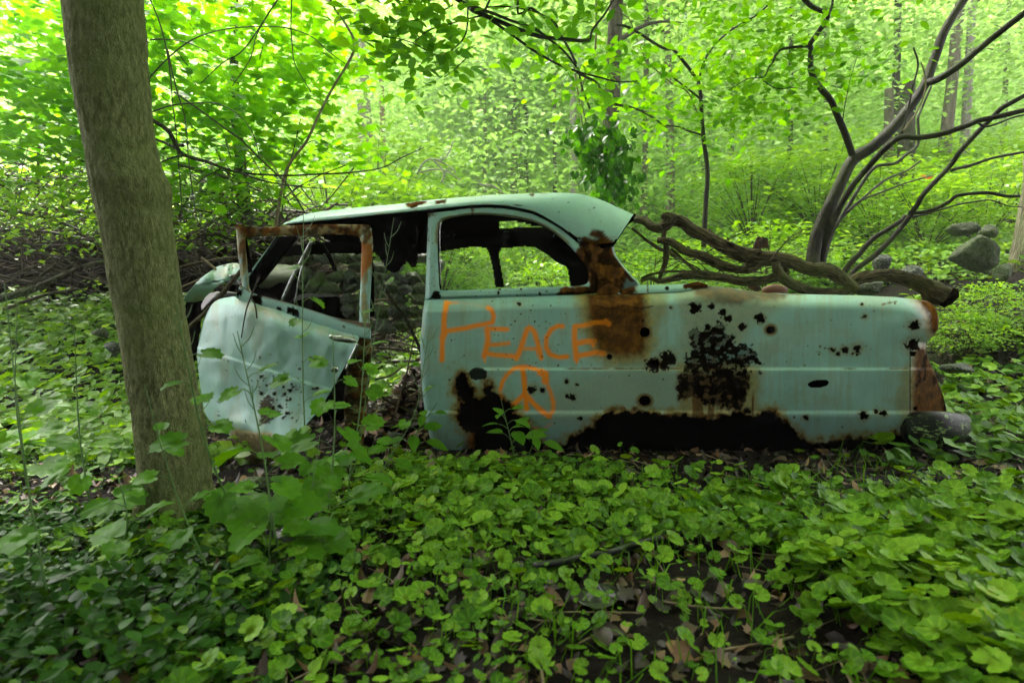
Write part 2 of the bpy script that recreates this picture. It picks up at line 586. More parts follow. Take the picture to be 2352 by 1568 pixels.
def soil_mat():
    m, nt, out = new_mat("damp_forest_soil")
    g = NT(nt)
    co = g.coord()
    a = g.noise(14, 8, 0.7, co, 0.8)
    b = g.noise(60, 4, 0.7, co)
    col = g.ramp(a, [(0.35, (0.003, 0.002, 0.0015)), (0.55, (0.010, 0.006, 0.004)), (0.7, (0.035, 0.021, 0.011))])
    col = g.mix(g.ramp(b, [(0.6, (0, 0, 0)), (0.75, (0.4, 0.4, 0.4))]), col, (0.07, 0.042, 0.022))
    gr = g.attr("green")
    col = g.mix(g.math('MULTIPLY', gr, 0.8), col, g.ramp(g.noise(1.3, 10, 0.75, co, 0.5), [(0.38, (0.03, 0.075, 0.012)), (0.5, (0.12, 0.22, 0.045)), (0.62, (0.30, 0.43, 0.12))]))
    pr = g.n("ShaderNodeBsdfPrincipled")
    g.l(col, pr.inputs['Base Color'])
    pr.inputs['Roughness'].default_value = 0.85
    pr.inputs['Specular IOR Level'].default_value = 0.15
    g.l(g.bump(g.math('ADD', a, g.math('MULTIPLY', b, 0.4)), 0.9, 0.04), pr.inputs['Normal'])
    g.l(pr.outputs[0], out.inputs[0])
    return m


M['soil'] = soil_mat()


def bumper_mat():
    m, nt, out = new_mat("mossy_pitted_bumper")
    g = NT(nt)
    co = g.coord((1, 1, 2.2))
    a = g.noise(38, 6, 0.75, co)
    b = g.noise(10, 3, 0.6, co)
    f = g.ramp(g.math('ADD', a, g.math('MULTIPLY', g.math('SUBTRACT', b, 0.5), 0.5)), [(0.565, (0, 0, 0)), (0.62, (1, 1, 1))])
    col = g.mix(f, (0.004, 0.005, 0.003), g.ramp(b, [(0.42, (0.06, 0.12, 0.015)), (0.62, (0.20, 0.30, 0.10))]))
    pr = g.n("ShaderNodeBsdfPrincipled")
    g.l(col, pr.inputs['Base Color'])
    pr.inputs['Roughness'].default_value = 0.42
    pr.inputs['Specular IOR Level'].default_value = 0.2
    g.l(g.bump(a, 0.3, 0.01), pr.inputs['Normal'])
    g.l(pr.outputs[0], out.inputs[0])
    return m


M['bumper'] = bumper_mat()

# ------------------------------------------------------------------ terrain
def zt(x, y):
    x = np.asarray(x, float); y = np.asarray(y, float)
    d = np.maximum(y - 5.0, 0)
    z = 0.235 * (np.sqrt(d * d + 2.2) - math.sqrt(2.2))
    z = z + 1.05 * sstep(2.4, 5.8, x) * sstep(3.2, 6.3, y)
    z = z + 0.75 * sstep(-1.5, -3.0, x) * sstep(3.4, 6.4, y)
    z = z + 0.30 * (np.sqrt(np.maximum(y - 36, 0) ** 2 + 60) - math.sqrt(60)) * (y > 36)
    z = z - 0.8 * np.exp(-((x - 0.3 - 0.02 * y) / (0.06 * np.maximum(y, 1) + 1.0)) ** 2) * sstep(12, 26, y)
    z = z + 0.05 * (fbm(x * .9, y * .9, 0, 3, 3) - 0.5) * sstep(0.5, 4, y) + 0.5 * (fbm(x * .25, y * .25, 0, 3, 7) - 0.5) * sstep(5, 10, y)
    return z


def ground_hit(px, py, y0=1.0, y1=60.0):
    Y = np.linspace(y0, y1, 1500)
    p = P(px, py, Y)
    under = p[:, 2] <= zt(p[:, 0], Y)
    i = int(np.argmax(under)) if under.any() else len(Y) - 1
    return float(Y[i])


ys = np.concatenate([np.linspace(-8, 0, 20), np.linspace(0.1, 8, 170), np.linspace(8.2, 30, 110), np.geomspace(31, 300, 130)])
sx = np.linspace(-1, 1, 260)
YY, SX = np.meshgrid(ys, sx, indexing='ij')
half = np.maximum(9.0, np.abs(YY) * 1.3 + 6)
XX = np.sign(SX) * np.abs(SX) ** 1.25 * half
ZZ = zt(XX, np.minimum(YY, 125)) + 1.6 * (fbm(XX * .5, YY * .5, 0, 3, 22) - .5) * sstep(34, 44, YY) + 0.018 * (fbm(XX * 6, YY * 6, 0, 3, 21) - 0.5)
Vg = np.stack([XX, YY, ZZ], -1).reshape(-1, 3)
green = (sstep(4.5, 7.5, YY) * (1 - sstep(3.4, 4.6, XX) * (1 - sstep(7, 11, YY)))).ravel()
o = obj("ground", Vg, grid_faces(*YY.shape), M['soil'], attrs={'green': green})
tag(o, kind='structure')

# ------------------------------------------------------------------ leaves
def proto_fan(outline, center, zf):
    o_ = np.asarray(outline, float)
    V = np.concatenate([[center], o_])
    z = np.array([zf(x, y) for x, y in V])
    n = len(o_)
    i = np.arange(n)
    return np.concatenate([V, z[:, None]], 1), np.stack([np.zeros(n, int), 1 + i, 1 + (i + 1) % n], 1)


def oval_leaf(w=0.28, n=5, fold=0.12, curl=0.12):
    t = np.linspace(0, 1, n + 2)[1:-1]
    ww = w * np.sin(pi * t ** 0.85) ** 0.8
    zc = lambda y: -curl * y * y
    V = [(0, 0, 0)]
    for tt, a in zip(t, ww):
        V += [(-a, tt, zc(tt) + fold * a * 2), (0, tt, zc(tt)), (a, tt, zc(tt) + fold * a * 2)]
    V.append((0, 1, zc(1)))
    F = [(0, 2, 1), (0, 3, 2)]
    for i in range(n - 1):
        b = 1 + 3 * i
        F += [(b, b + 1, b + 4), (b, b + 4, b + 3), (b + 1, b + 2, b + 5), (b + 1, b + 5, b + 4)]
    b = 1 + 3 * (n - 1)
    e = len(V) - 1
    F += [(b, b + 1, e), (b + 1, b + 2, e)]
    return np.array(V, float), np.array(F)


def diamond_leaf(w=0.3):
    return np.array([(0, 0, 0), (w, .45, .08), (0, 1, -.05), (-w, .45, .08)], float), np.array([(0, 1, 2), (0, 2, 3)])


def round_leaf(n=26, seed=0, tri=0.0):
    """kidney to heart shaped scalloped leaf, stalk end at the origin"""
    rr = random.Random(seed)
    out = []
    for i in range(n):
        th = -pi / 2 + 2 * pi * i / n
        a = abs((i / n) * 2 - 1)              # 1 at the notch, 0 at the tip
        r = 0.5 * (1.0 - 0.86 * max(0, (a - 0.84) / 0.16)) * (1.0 + tri * (0.55 * (1 - a) ** 2.2 - 0.12))
        r *= 1 + (0.06 + .03 * tri) * (1 if i % 2 else -1) + rr.uniform(-.03, .03)
        out.append((r * cos(th) * (1.05 - 0.15 * tri), 0.34 + r * sin(th)))
    ph = rr.uniform(0, 6)
    def zf(x, y):
        d = math.hypot(x, y - 0.28)
        return 0.16 * d * d * 2 + 0.016 * sin(9 * math.atan2(y - .3, x) + ph) * d * 2 - tri * 0.35 * max(0, y - 0.4) ** 2 * 2
    # two rings so that the blade can curve
    o_ = np.array(out)
    c = np.array((0, 0.22))
    mid = c + (o_ - c) * 0.55
    V = np.concatenate([[c], mid, o_])
    z = np.array([zf(x, y) for x, y in V])
    i = np.arange(n); j = (i + 1) % n
    F = np.concatenate([np.stack([np.zeros(n, int), 1 + i, 1 + j], 1),
                        np.stack([1 + i, 1 + n + i, 1 + n + j], 1), np.stack([1 + i, 1 + n + j, 1 + j], 1)])
    ve = np.where(i % 4 == 2, .26, -.10)
    return np.concatenate([V, z[:, None]], 1), F, np.concatenate([[.3], ve, ve * .6])


def maple_leaf():
    half = [(0.02, 0.0), (0.10, 0.06), (0.30, -0.02), (0.27, 0.12), (0.50, 0.22), (0.38, 0.30), (0.54, 0.50), (0.36, 0.50), (0.34, 0.60), (0.17, 0.52), (0.20, 0.74), (0.10, 0.78)]
    pts = half + [(0, 1.0)] + [(-x, y) for x, y in half[::-1]]
    return proto_fan(pts, (0, 0.36), lambda x, y: 0.10 * abs(x) - 0.16 * y * y)


def scatter(protos, pos, nrm, head, size, tint, rng=RNG):
    """leaves of random prototypes; returns V, F, tint per vertex"""
    pos = np.asarray(pos, float); k = len(pos)
    nrm = nrm / (np.linalg.norm(nrm, axis=1)[:, None] + 1e-9)
    hd = head - nrm * (head * nrm).sum(1)[:, None]
    hd /= np.linalg.norm(hd, axis=1)[:, None] + 1e-9
    sd_ = np.cross(hd, nrm)
    which = rng.integers(0, len(protos), k)
    Vs, Fs, Ts, n0 = [], [], [], 0
    for w, pr_ in enumerate(protos):
        pv, pf = pr_[:2]
        off = pr_[2] if len(pr_) > 2 else np.zeros(len(pv))
        m = which == w
        if not m.any(): continue
        c = m.sum()
        L = pv[None] * size[m][:, None, None]
        V = pos[m][:, None] + L[..., 0:1] * sd_[m][:, None] + L[..., 1:2] * hd[m][:, None] + L[..., 2:3] * nrm[m][:, None]
        F = pf[None] + (np.arange(c) * len(pv))[:, None, None] + n0
        Vs.append(V.reshape(-1, 3)); Fs.append(F.reshape(-1, 3)); Ts.append(np.clip(tint[m][:, None] + off[None], 0, np.maximum(tint[m][:, None], .93)).ravel())
        n0 += c * len(pv)
    return np.concatenate(Vs), np.concatenate(Fs), np.concatenate(Ts)


def rand_dirs(k, up=1.0, spread=0.5, rng=RNG):
    n = rng.normal(0, spread, (k, 3)); n[:, 2] = np.abs(n[:, 2]) * 0.4 + up
    h = rng.normal(0, 1, (k, 3)); h[:, 2] *= 0.25
    return n, h


def leaf_obj(name, mat, data, parent=None, smooth=True):
    V, F, T = data
    return obj(name, V, F, mat, parent, attrs={'tint': T}, smooth=smooth)


def merge(ds):
    n, Vs, Fs, Ts = 0, [], [], []
    for V, F, T in ds:
        Vs.append(V); Fs.append(F + n); Ts.append(T); n += len(V)
    return np.concatenate(Vs), np.concatenate(Fs), np.concatenate(Ts)


OVAL = [oval_leaf(0.24, 4, .12, .15), oval_leaf(0.30, 4, .05, .3), oval_leaf(0.27, 4, .2, -.1)]
OVAL_LO = [oval_leaf(0.27, 2, .1, .15), diamond_leaf()]
ROUND = [round_leaf(26, s) for s in range(5)]
ROUND_LO = [round_leaf(12, s) for s in range(3)]
HEART = [round_leaf(24, s + 20, 1.1) for s in range(4)]
MAPLE = [maple_leaf()]


def spray_cloud(centres, per, rad, flat, size, protos, tint=None, up=1.0, spread=0.55, rng=RNG, droop=0.0):
    """flattened sprays of leaves round the centres"""
    c = np.repeat(np.asarray(centres), per, axis=0)
    k = len(c)
    off = rng.normal(0, 1, (k, 3)) * [rad, rad, rad * flat]
    off[:, 2] -= droop * (off[:, 0] ** 2 + off[:, 1] ** 2)
    n, h = rand_dirs(k, up, spread, rng)
    h[:, :2] += 0.8 * off[:, :2] / rad
    sz = size * rng.uniform(0.6, 1.35, k)
    cb = np.repeat(rng.uniform(0, 1, len(centres)), per)
    t = np.clip(0.55 * cb + 0.45 * rng.uniform(0, 1, k), 0, 1) if tint is None else np.clip(tint + 0.3 * (rng.uniform(0, 1, k) - .5), 0, 1)
    return scatter(protos, c + off, n, h, sz, t, rng)


# ---- near ground cover (nobody could count it)
def cover_field(n, xr, yr, size, hz, protos, dens, rng=RNG, up=1.0, spread=0.35, clump=1.0):
    x = rng.uniform(xr[0], xr[1], n); y = yr[0] + (yr[1] - yr[0]) * rng.uniform(0, 1, n) ** 0.8
    keep = rng.uniform(0, 1, n) < dens(x, y)
    x, y = x[keep], y[keep]
    k = len(x)
    # patches where the plants stand taller and lusher
    lush = fbm(x * 1.6, y * 1.6, 0, 3, 5)
    z = zt(x, y) + hz * (0.2 + 1.5 * rng.uniform(0, 1, k)) * (0.5 + lush)
    nn, hh = rand_dirs(k, up, spread, rng)
    nn[:, 1] -= 0.15                        # blades lean to the light a little
    s = size * (0.4 + 1.15 * rng.uniform(0, 1, k) ** 1.6) * (.80 + .20 * sstep(1.1, 2.0, y)) * (0.7 + 0.6 * lush)
    t = np.clip(0.35 * lush + 0.75 * rng.uniform(0, 1, k) - 0.05, 0, 1)
    t = np.where(rng.uniform(0, 1, k) < 0.996, np.minimum(t, 0.9), 1.0)
    return np.stack([x, y, z], 1), nn, hh, s, t


def vis(x, y, pad=0.35):
    return (np.abs(x) < 0.92 * y + pad)


def car_zone(x, y):
    """1 under the wreck"""
    return sstep(-1.9, -1.8, x) * (1 - sstep(2.25, 2.35, x)) * sstep(2.72, 2.84, y) * (1 - sstep(4.6, 4.7, y))


def near_dens(x, y):
    f = fbm(x * 1.1 + 3, y * 1.1, 0, 3, 31)
    d = 0.10 + 0.75 * sstep(0.40, 0.58, f)
    px, py = proj(np.stack([x, y, np.zeros_like(x)], -1))
    bare = np.exp(-((px - 1480) / 240) ** 2 - ((py - 1395) / 70) ** 2) + np.exp(-((px - 1750) / 170) ** 2 - ((py - 1310) / 45) ** 2)
    bare += 0.8 * np.exp(-((px - 820) / 120) ** 2 - ((py - 1350) / 110) ** 2) + 0.9 * np.exp(-((px - 2180) / 260) ** 2 - ((py - 1105) / 40) ** 2)
    bare += 0.7 * np.exp(-((px - 560) / 80) ** 2 - ((py - 1180) / 120) ** 2)
    bare += np.exp(-((px - 610) / 110) ** 2 - ((py - 1105) / 60) ** 2)
    lush = np.exp(-((px - 1350) / 420) ** 2 - ((py - 1180) / 110) ** 2) + np.exp(-((px - 2200) / 260) ** 2 - ((py - 1430) / 130) ** 2)
    d = d * (1 - 0.88 * np.clip(bare, 0, 1)) + 0.35 * lush
    edge = 2.64 - .20 * sstep(.2, .9, x) - .10 * sstep(1.5, 2.0, x)
    d *= 1 - 0.97 * sstep(edge - .10, edge, y + .06 * (fbm(x * 5, y * 5, 0, 2, 3) - .5)) * sstep(-0.45, -0.3, x)
    d *= np.where(car_zone(x, y) > 0.5, 0.0, 1.0)
    return d * vis(x, y)


a = cover_field(22000, (-2.9, 3.1), (0.85, 3.3), 0.045, 0.043, ROUND, near_dens, spread=.5)
b = cover_field(14000, (-2.9, 3.1), (0.85, 3.3), 0.024, 0.026, ROUND, lambda x, y: near_dens(x, y) * 0.8)
d1 = scatter(ROUND, *a)
d2 = scatter(ROUND_LO, *b)
# thin stalks under the larger leaves
pp = a[0][::2]
k = len(pp)
g0 = pp.copy(); g0[:, 2] = zt(pp[:, 0], pp[:, 1]); g0[:, :2] += RNG.normal(0, .015, (k, 2))
w = 0.0011
st = np.stack([g0 + [-w, 0, 0], g0 + [w, 0, 0], pp + [w, 0, 0], pp + [-w, 0, 0]], 1).reshape(-1, 3)
sf = (np.array([[0, 1, 2], [0, 2, 3]])[None] + (np.arange(k) * 4)[:, None, None]).reshape(-1, 3)
gc = leaf_obj("ground_cover", M['leaf_cover'], merge([d1, d2, (st, sf, np.full(len(st), .5))]))
tag(gc, "low round scalloped leaves carpeting the soil in front of the wreck", "ground cover", kind='stuff')

# grass blades / seedlings between
n = 2600
x = RNG.uniform(-2.6, 3, n); y = RNG.uniform(0.9, 2.8, n)
m_ = (fbm(x * 1.5, y * 1.5, 0, 3, 77) > 0.5) & vis(x, y)
x, y = x[m_], y[m_]
k = len(x)
base = np.stack([x, y, zt(x, y)], 1)
h1 = np.stack([RNG.normal(0, .03, k), RNG.normal(0, .03, k), RNG.uniform(.03, .08, k)], 1)
h2 = h1 * 1.7 + np.stack([RNG.normal(0, .03, k), RNG.normal(0, .03, k), -RNG.uniform(0, .03, k)], 1)
sdv = np.stack([np.full(k, .0016), RNG.normal(0, .001, k), np.zeros(k)], 1)
gv = np.stack([base - sdv, base + sdv, base + h1 + sdv * .8, base + h1 - sdv * .8, base + h2], 1).reshape(-1, 3)
gf = (np.array([[0, 1, 2], [0, 2, 3], [3, 2, 4]])[None] + (np.arange(k) * 5)[:, None, None]).reshape(-1, 3)
tag(leaf_obj("grass", M['leaf_tall'], (gv, gf, np.repeat(RNG.uniform(.4, 1, k), 5))), "sparse thin grass blades among the round leaves", "grass", kind='stuff')

# leaf litter and twigs on the soil
n = 17000
x = RNG.uniform(-3, 4.6, n); y = 0.9 + 5.6 * RNG.uniform(0, 1, n) ** 1.2
m_ = vis(x, y, .5)
x, y = x[m_], y[m_]; k = len(x)
nn, hh = rand_dirs(k, 1.0, .45)
lit = scatter([(maple_leaf()[0] * [1, 1, 2.2], maple_leaf()[1]), (oval_leaf(.3, 3, .4, .5)), (oval_leaf(.24, 3, -.4, -.5))],
              np.stack([x, y, zt(x, y) + RNG.uniform(.0, .012, k)], 1), nn, hh, RNG.uniform(.022, .07, k), RNG.uniform(0, 1, k) ** 1.5)
tag(leaf_obj("leaf_litter", M['litter'], lit), "brown dead leaves lying on the damp soil", "leaf litter", kind='stuff')
parts = []
for i in range(520):
    x0, y0 = R.uniform(-2.4, 3.6), 0.95 + 4.2 * R.random() ** 1.3
    if abs(x0) > .92 * y0 + .3: continue
    an, L = R.uniform(0, pi), R.uniform(.05, .28)
    q = [(x0 + t * L * cos(an) + R.gauss(0, .008), y0 + t * L * sin(an), float(zt(x0, y0)) + .006 + R.random() * .012) for t in (-.5, 0, .5)]
    parts.append(tube(q, R.uniform(.0012, .0035), 4, 4, caps=False))
V, Fq = join(parts)
tag(obj("twig_litter", V, Fq, M['twig_tan']), "thin broken twigs scattered on the soil", "twigs", kind='stuff')

# ---- low glossy plants at the lower left, close to the camera
def blob(n, fx, fy, protos, size, hz, up=1.0, spread=.6, tint=None, cond=None):
    x, y = fx(n), fy(n)
    m = vis(x, y, .6) if cond is None else cond(x, y)
    x, y = x[m], y[m]; k = len(x)
    f = fbm(x * 3, y * 3, 0, 2, 9)
    z = zt(x, y) + hz(x, y) * (0.25 + .75 * RNG.uniform(0, 1, k)) * (.5 + f)
    nn, hh = rand_dirs(k, up, spread)
    return scatter(protos, np.stack([x, y, z], 1), nn, hh, size * RNG.uniform(.6, 1.3, k), np.clip(f * .6 + RNG.uniform(0, .6, k), 0, 1) if tint is None else np.full(k, tint))


lo = blob(7500, lambda n: RNG.uniform(-1.9, -.45, n), lambda n: RNG.uniform(.85, 2.0, n), OVAL, .036,
          lambda x, y: .17 * sstep(-.45, -.95, x) * (1 - .85 * sstep(1.15, 1.6, y)) + .02)
tag(leaf_obj("leafy_undergrowth", M['leaf_dark'], lo), "dark glossy small leaved undergrowth at the foot of the leaning trunk", "undergrowth", kind='stuff')
lo = blob(1700, lambda n: RNG.uniform(.75, 1.9, n), lambda n: RNG.uniform(.95, 1.75, n), ROUND, .052, lambda x, y: .12 + 0 * x, spread=.5)
tag(leaf_obj("round_leaf_undergrowth", M['leaf_cover'], lo), "lush larger round leaves at the lower right corner", "undergrowth", kind='stuff')

# ---- cover on both flanks and over the hillside behind the wreck
def flank(n, xr, yr, size, hz, protos, seed, cond):
    x = RNG.uniform(*xr, n); y = RNG.uniform(*yr, n)
    m = cond(x, y) & vis(x, y, 1.0)
    x, y = x[m], y[m]; k = len(x)
    f = fbm(x * .8, y * .8, 0, 3, seed)
    z = zt(x, y) + hz * (RNG.uniform(0, 1, k) ** 1.5) * (.3 + 1.2 * f)
    nn, hh = rand_dirs(k, 1.0, .45)
    nn[:, 1] -= .35
    return scatter(protos, np.stack([x, y, z], 1), nn, hh, size * RNG.uniform(.6, 1.4, k), np.clip(f * .9 + RNG.uniform(-.25, .4, k), 0, 1))


notcar = lambda x, y: car_zone(x, y) < .5
lf = flank(22000, (-7, -.9), (2.6, 8.5), .075, .20, [*OVAL_LO, ROUND_LO[0]], 41, notcar)
tag(leaf_obj("woodland_cover", M['leaf_shrub'], lf), "bright low woodland plants on the left beyond the leaning trunk", "ground cover", kind='stuff')
rt = flank(15000, (1.7, 8), (2.6, 8.5), .085, .16, [*OVAL_LO, ROUND_LO[0]], 43,
           lambda x, y: notcar(x, y) & (fbm(x * .9 + 5, y * .9, 0, 3, 44) > .44 - .10 * sstep(5, 3.5, y)) & ~((np.hypot((x - 4.3) / 1.2, (y - 5.5) / .6) < 1) & (fbm(x * 3, y * 3, 0, 2, 45) < .62)))
tag(leaf_obj("bank_cover", M['leaf_cover'], rt), "low leafy plants on the bank right of the rear bumper", "ground cover", kind='stuff')
hl = []
for (n, y0, y1, s, hz) in ((26000, 4.8, 9, .085, .22), (26000, 9, 15, .13, .35), (26000, 15, 28, .22, .5), (15000, 28, 50, .38, .7)):
    hl.append(flank(n, (-y1 * .95 - 1, y1 * .95 + 1), (y0, y1), s, hz, OVAL_LO, int(y0), lambda x, y: (fbm(x * .7, y * .7, 0, 3, 50) > .30) & ~((x > 2.6) & (x < 7) & (y < 7.6) & (fbm(x * 1.6, y * 1.6, 0, 2, 51) < .56))))
tag(leaf_obj("hillside_cover", M['leaf_shrub'], merge(hl), smooth=False), "pale green leafy cover on the hillside behind the wreck", "ground cover", kind='stuff')

# ------------------------------------------------------------------ the wrecked car
CAR = thing("wrecked_car", "derelict pale green sedan with orange PEACE graffiti rusting among the plants", "car", (0.3, 3.6, 0))
c2 = lambda pts: [(918.8 + .43945 * x, 402 + .43945 * y) for x, y in pts]      # crop coordinates -> picture
c3 = lambda pts: [(1550.4 + .43945 * x, 402 + .43945 * y) for x, y in pts]
cA = lambda pts: [(1378.1 + .21972 * x, 447.9 + .21972 * y) for x, y in pts]
r1 = lambda pts: [(401.95 + .23809 * x, 488.1 + .23809 * y) for x, y in pts]
r2 = lambda pts: [(401.95 + .23809 * x, 775.2 + .23809 * y) for x, y in pts]


def blank(x):
    return {k: np.zeros(np.shape(x)) for k in ('stain', 'rust', 'char', 'spray')}


def edge_noise(x, y, s=14, amp=8, seed=3):
    return amp * 2 * (fbm(x / s, y / s, 0, 4, seed) - .5)


def spots(A, x, y, n, box, rmin, rmax, seed, key='char', stain=.5):
    rr = random.Random(seed)
    N = edge_noise(x, y, 3.5, 1.0, seed)
    for _ in range(n):
        cx, cy_ = rr.uniform(box[0], box[2]), rr.uniform(box[1], box[3])
        r = rmin + (rmax - rmin) * rr.random() ** 3
        el = rr.uniform(.7, 1.5)
        m = (np.abs(x - cx) < 3 * r + 2) & (np.abs(y - cy_) < 5 * r + 2)
        if not m.any(): continue
        d = np.hypot(x[m] - cx, (y[m] - cy_) * el) + N[m] * r * .8
        A[key][m] = np.maximum(A[key][m], sstep(r + .8, r - .8, d))
        A['stain'][m] = np.maximum(A['stain'][m], stain * sstep(r * 3, r, d))


# ---- side quarter panel
TOP = [(960, 687), (976, 687), (1100, 683), (1290, 677), (1464, 673), (1565, 668), (1610, 659), (1640, 657), (1690, 662), (1748, 672), (1823, 677), (1968, 678), (2056, 682), (2100, 687), (2130, 692), (2148, 703), (2180, 720)]
LEFT = [(976, 686), (971, 715), (968, 753), (965, 776), (966, 841), (971, 907), (976, 951), (989, 1013), (1000, 1038), (1012, 1060)]
RIGHT = [(2120, 686), (2138, 696), (2148, 705), (2157, 732), (2155, 754), (2144, 771), (2128, 786), (2124, 798), (2135, 828), (2152, 868), (2166, 907), (2174, 940), (2178, 1060)]
HOLE = c2([(300, 1055), (322, 1042), (340, 1062), (348, 1090), (370, 1120), (385, 1160), (402, 1168), (425, 1180), (450, 1150), (448, 1100), (480, 1128), (530, 1178), (570, 1205), (600, 1248), (650, 1288), (668, 1330), (690, 1385), (740, 1405), (762, 1435),
           (800, 1422), (870, 1424), (890, 1390), (950, 1350), (1020, 1310), (1040, 1270), (1100, 1250), (1200, 1246), (1280, 1240), (1400, 1266), (1500, 1258), (1568, 1272)]) + \
       c3([(200, 1276), (250, 1258), (330, 1254), (400, 1270), (450, 1244), (520, 1246), (545, 1290), (610, 1330), (650, 1390), (700, 1413), (850, 1396), (950, 1384), (1050, 1386), (1185, 1358), (1260, 1340), (1260, 1560), (-2, 1560)]) + \
       c2([(1300, 1560), (700, 1560), (460, 1560), (455, 1475), (400, 1450), (400, 1400), (392, 1340), (350, 1318), (318, 1300), (312, 1240), (330, 1180), (312, 1130)])
ROUNDH = [(1481, 763, 10.5, 10.5), (1503, 835, 11, 8), (1481, 920, 12, 10), (1770, 757, 9, 8), (1400, 819, 5, 5), (1880, 881, 23, 8.5), (1548, 706, 0, 0)]
nx, ny = 760, 250
S, T = np.meshgrid(np.linspace(0, 1, nx), np.linspace(0, 1, ny), indexing='ij')
py = 675 + T * 378
xl, xr = curve_y(LEFT, py), curve_y(RIGHT, py)
px = xl + S * (xr - xl)
tp = curve(TOP, px)
py = tp + T * (1050 - tp)
xl, xr = curve_y(LEFT, py), curve_y(RIGHT, py)
px = xl + S * (xr - xl)


def side_depth(px, py, tp):
    h = py - tp
    Y = 2.83 + 0.085 * (1 - np.clip(h / 34, 0, 1)) ** 2.2
    Y = Y + 0.030 * ((py - 815) / 150.0) ** 2
    m = sstep(1080, 1125, px - 10 * (py - 850) / 40)
    Y = Y - 0.020 * m * sstep(843, 851, py) - 0.010 * sstep(941, 952, py)
    Y = Y + 0.00055 * np.clip(py - 957, 0, 200)
    # the body turns inwards at its ends
    Y = Y + 0.035 * np.exp(-(px - curve_y(LEFT, py)) / 5.0)
    low = sstep(780, 805, py)
    e = np.clip((px - 2092) / 70, 0, 1)
    Y = Y + low * 0.16 * e ** 1.3
    xr = curve_y(RIGHT, py)
    q = np.clip((px - (xr - 62)) / 62, 0, 1)
    Y = Y + (1 - low) * 0.20 * (1 - np.sqrt(np.clip(1 - q * q, 0, 1)))
    # bullet shaped lamp housing swells outwards at the top corner
    Y = Y - (1 - low) * 0.018 * np.exp(-((py - 738) / 36.0) ** 2) * sstep(2000, 2090, px)
    Y = Y + 0.004 * (fbm(px / 90, py / 60, 0, 2, 8) - .5) * 2
    return Y


Yd = side_depth(px, py, tp)
A = blank(px)
N5 = edge_noise(px, py, 20, 12, 5)
N2 = edge_noise(px, py, 7, 5, 6)
A['stain'] = .20 * sstep(.50, .68, fbm(px / 70, py / 40, 0, 4, 201)) + .22 * sstep(.52, .66, fbm(px / 9, py / 90, 0, 4, 202))
G0 = A['stain'].copy()
# broad rust block behind the word
blk = [(1338, 668), (1400, 664), (1488, 664), (1492, 740), (1490, 800), (1480, 822), (1420, 826), (1372, 812), (1350, 760), (1342, 700)]
dd = sdf(blk, px, py)
A['rust'] = sstep(-6, 18, dd + N2)
A['stain'] = np.maximum(G0, sstep(-36, 4, dd + N5))
dd = sdf([(1340, 690), (1400, 664), (1525, 664), (1528, 700), (1500, 790), (1480, 835), (1390, 838)], px, py)
A['stain'] = np.maximum(A['stain'], .75 * sstep(-24, 8, dd + N5))
line = np.abs(py - (706 + 3 * np.sin(px / 11))) + N2 * .5
A['char'] = np.maximum(A['char'], .6 * sstep(2.2, .5, line) * (px > 1365) * (px < 1500))
# stains running through the middle and rear
for (poly, a, w_) in (([(1560, 668), (1800, 676), (1800, 690), (1720, 735), (1690, 780), (1610, 800), (1580, 940), (1570, 940), (1575, 720)], .55, 30),
                      ([(1480, 830), (1560, 820), (1600, 960), (1400, 965), (1250, 940), (1300, 900)], .38, 50),
                      ([(1700, 840), (1740, 850), (1740, 950), (1560, 960), (1560, 840)], .9, 22),
                      ([(2076, 860), (2200, 700), (2200, 1010), (2085, 1000), (2066, 930)], .7, 24),
                      ([(1060, 860), (1240, 1040), (1090, 1040), (1070, 980)], .5, 14)):
    A['stain'] = np.maximum(A['stain'], a * sstep(-w_, 6, sdf(poly, px, py) + N5))
top_r = sdf([(1600, 650), (1780, 668), (1800, 678), (1740, 690), (1680, 700), (1640, 684), (1600, 676)], px, py)
A['rust'] = np.maximum(A['rust'], .75 * sstep(-14, 8, top_r + N5))
# black flaking field with the rust weeping under it
fl = [(1588, 757), (1600, 748), (1612, 764), (1640, 748), (1655, 740), (1668, 760), (1690, 790), (1712, 786), (1738, 806), (1746, 832), (1722, 842), (1720, 870), (1716, 905), (1698, 938), (1660, 936), (1640, 925), (1612, 925), (1590, 905), (1560, 918), (1553, 895), (1566, 850), (1574, 830), (1586, 800)]
dd = sdf(fl, px, py) + edge_noise(px, py, 9, 14, 9)
A['char'] = np.maximum(A['char'], sstep(-1.5, 1.5, dd))
A['rust'] = np.maximum(A['rust'], .8 * sstep(-10, 2, dd) * (py > 860))
A['rust'] = np.maximum(A['rust'], sstep(3, 8, dd) * sstep(.52, .62, fbm(px / 11, py / 9, 0, 4, 17)) * .8)
A['char'] = np.where(sstep(.55, .62, fbm(px / 13, py / 10, 0, 4, 18)) * (dd > 2) > .5, A['char'] * .55, A['char'])
drip = sstep(.46, .56, fbm(px / 7, py / 120, 0, 3, 12)) * sstep(890, 920, py) * (1 - sstep(955, 990, py)) * (px > 1560) * (px < 1735)
A['rust'] = np.maximum(A['rust'], .85 * drip)
NE = edge_noise(px, py, 5, .75, 13)
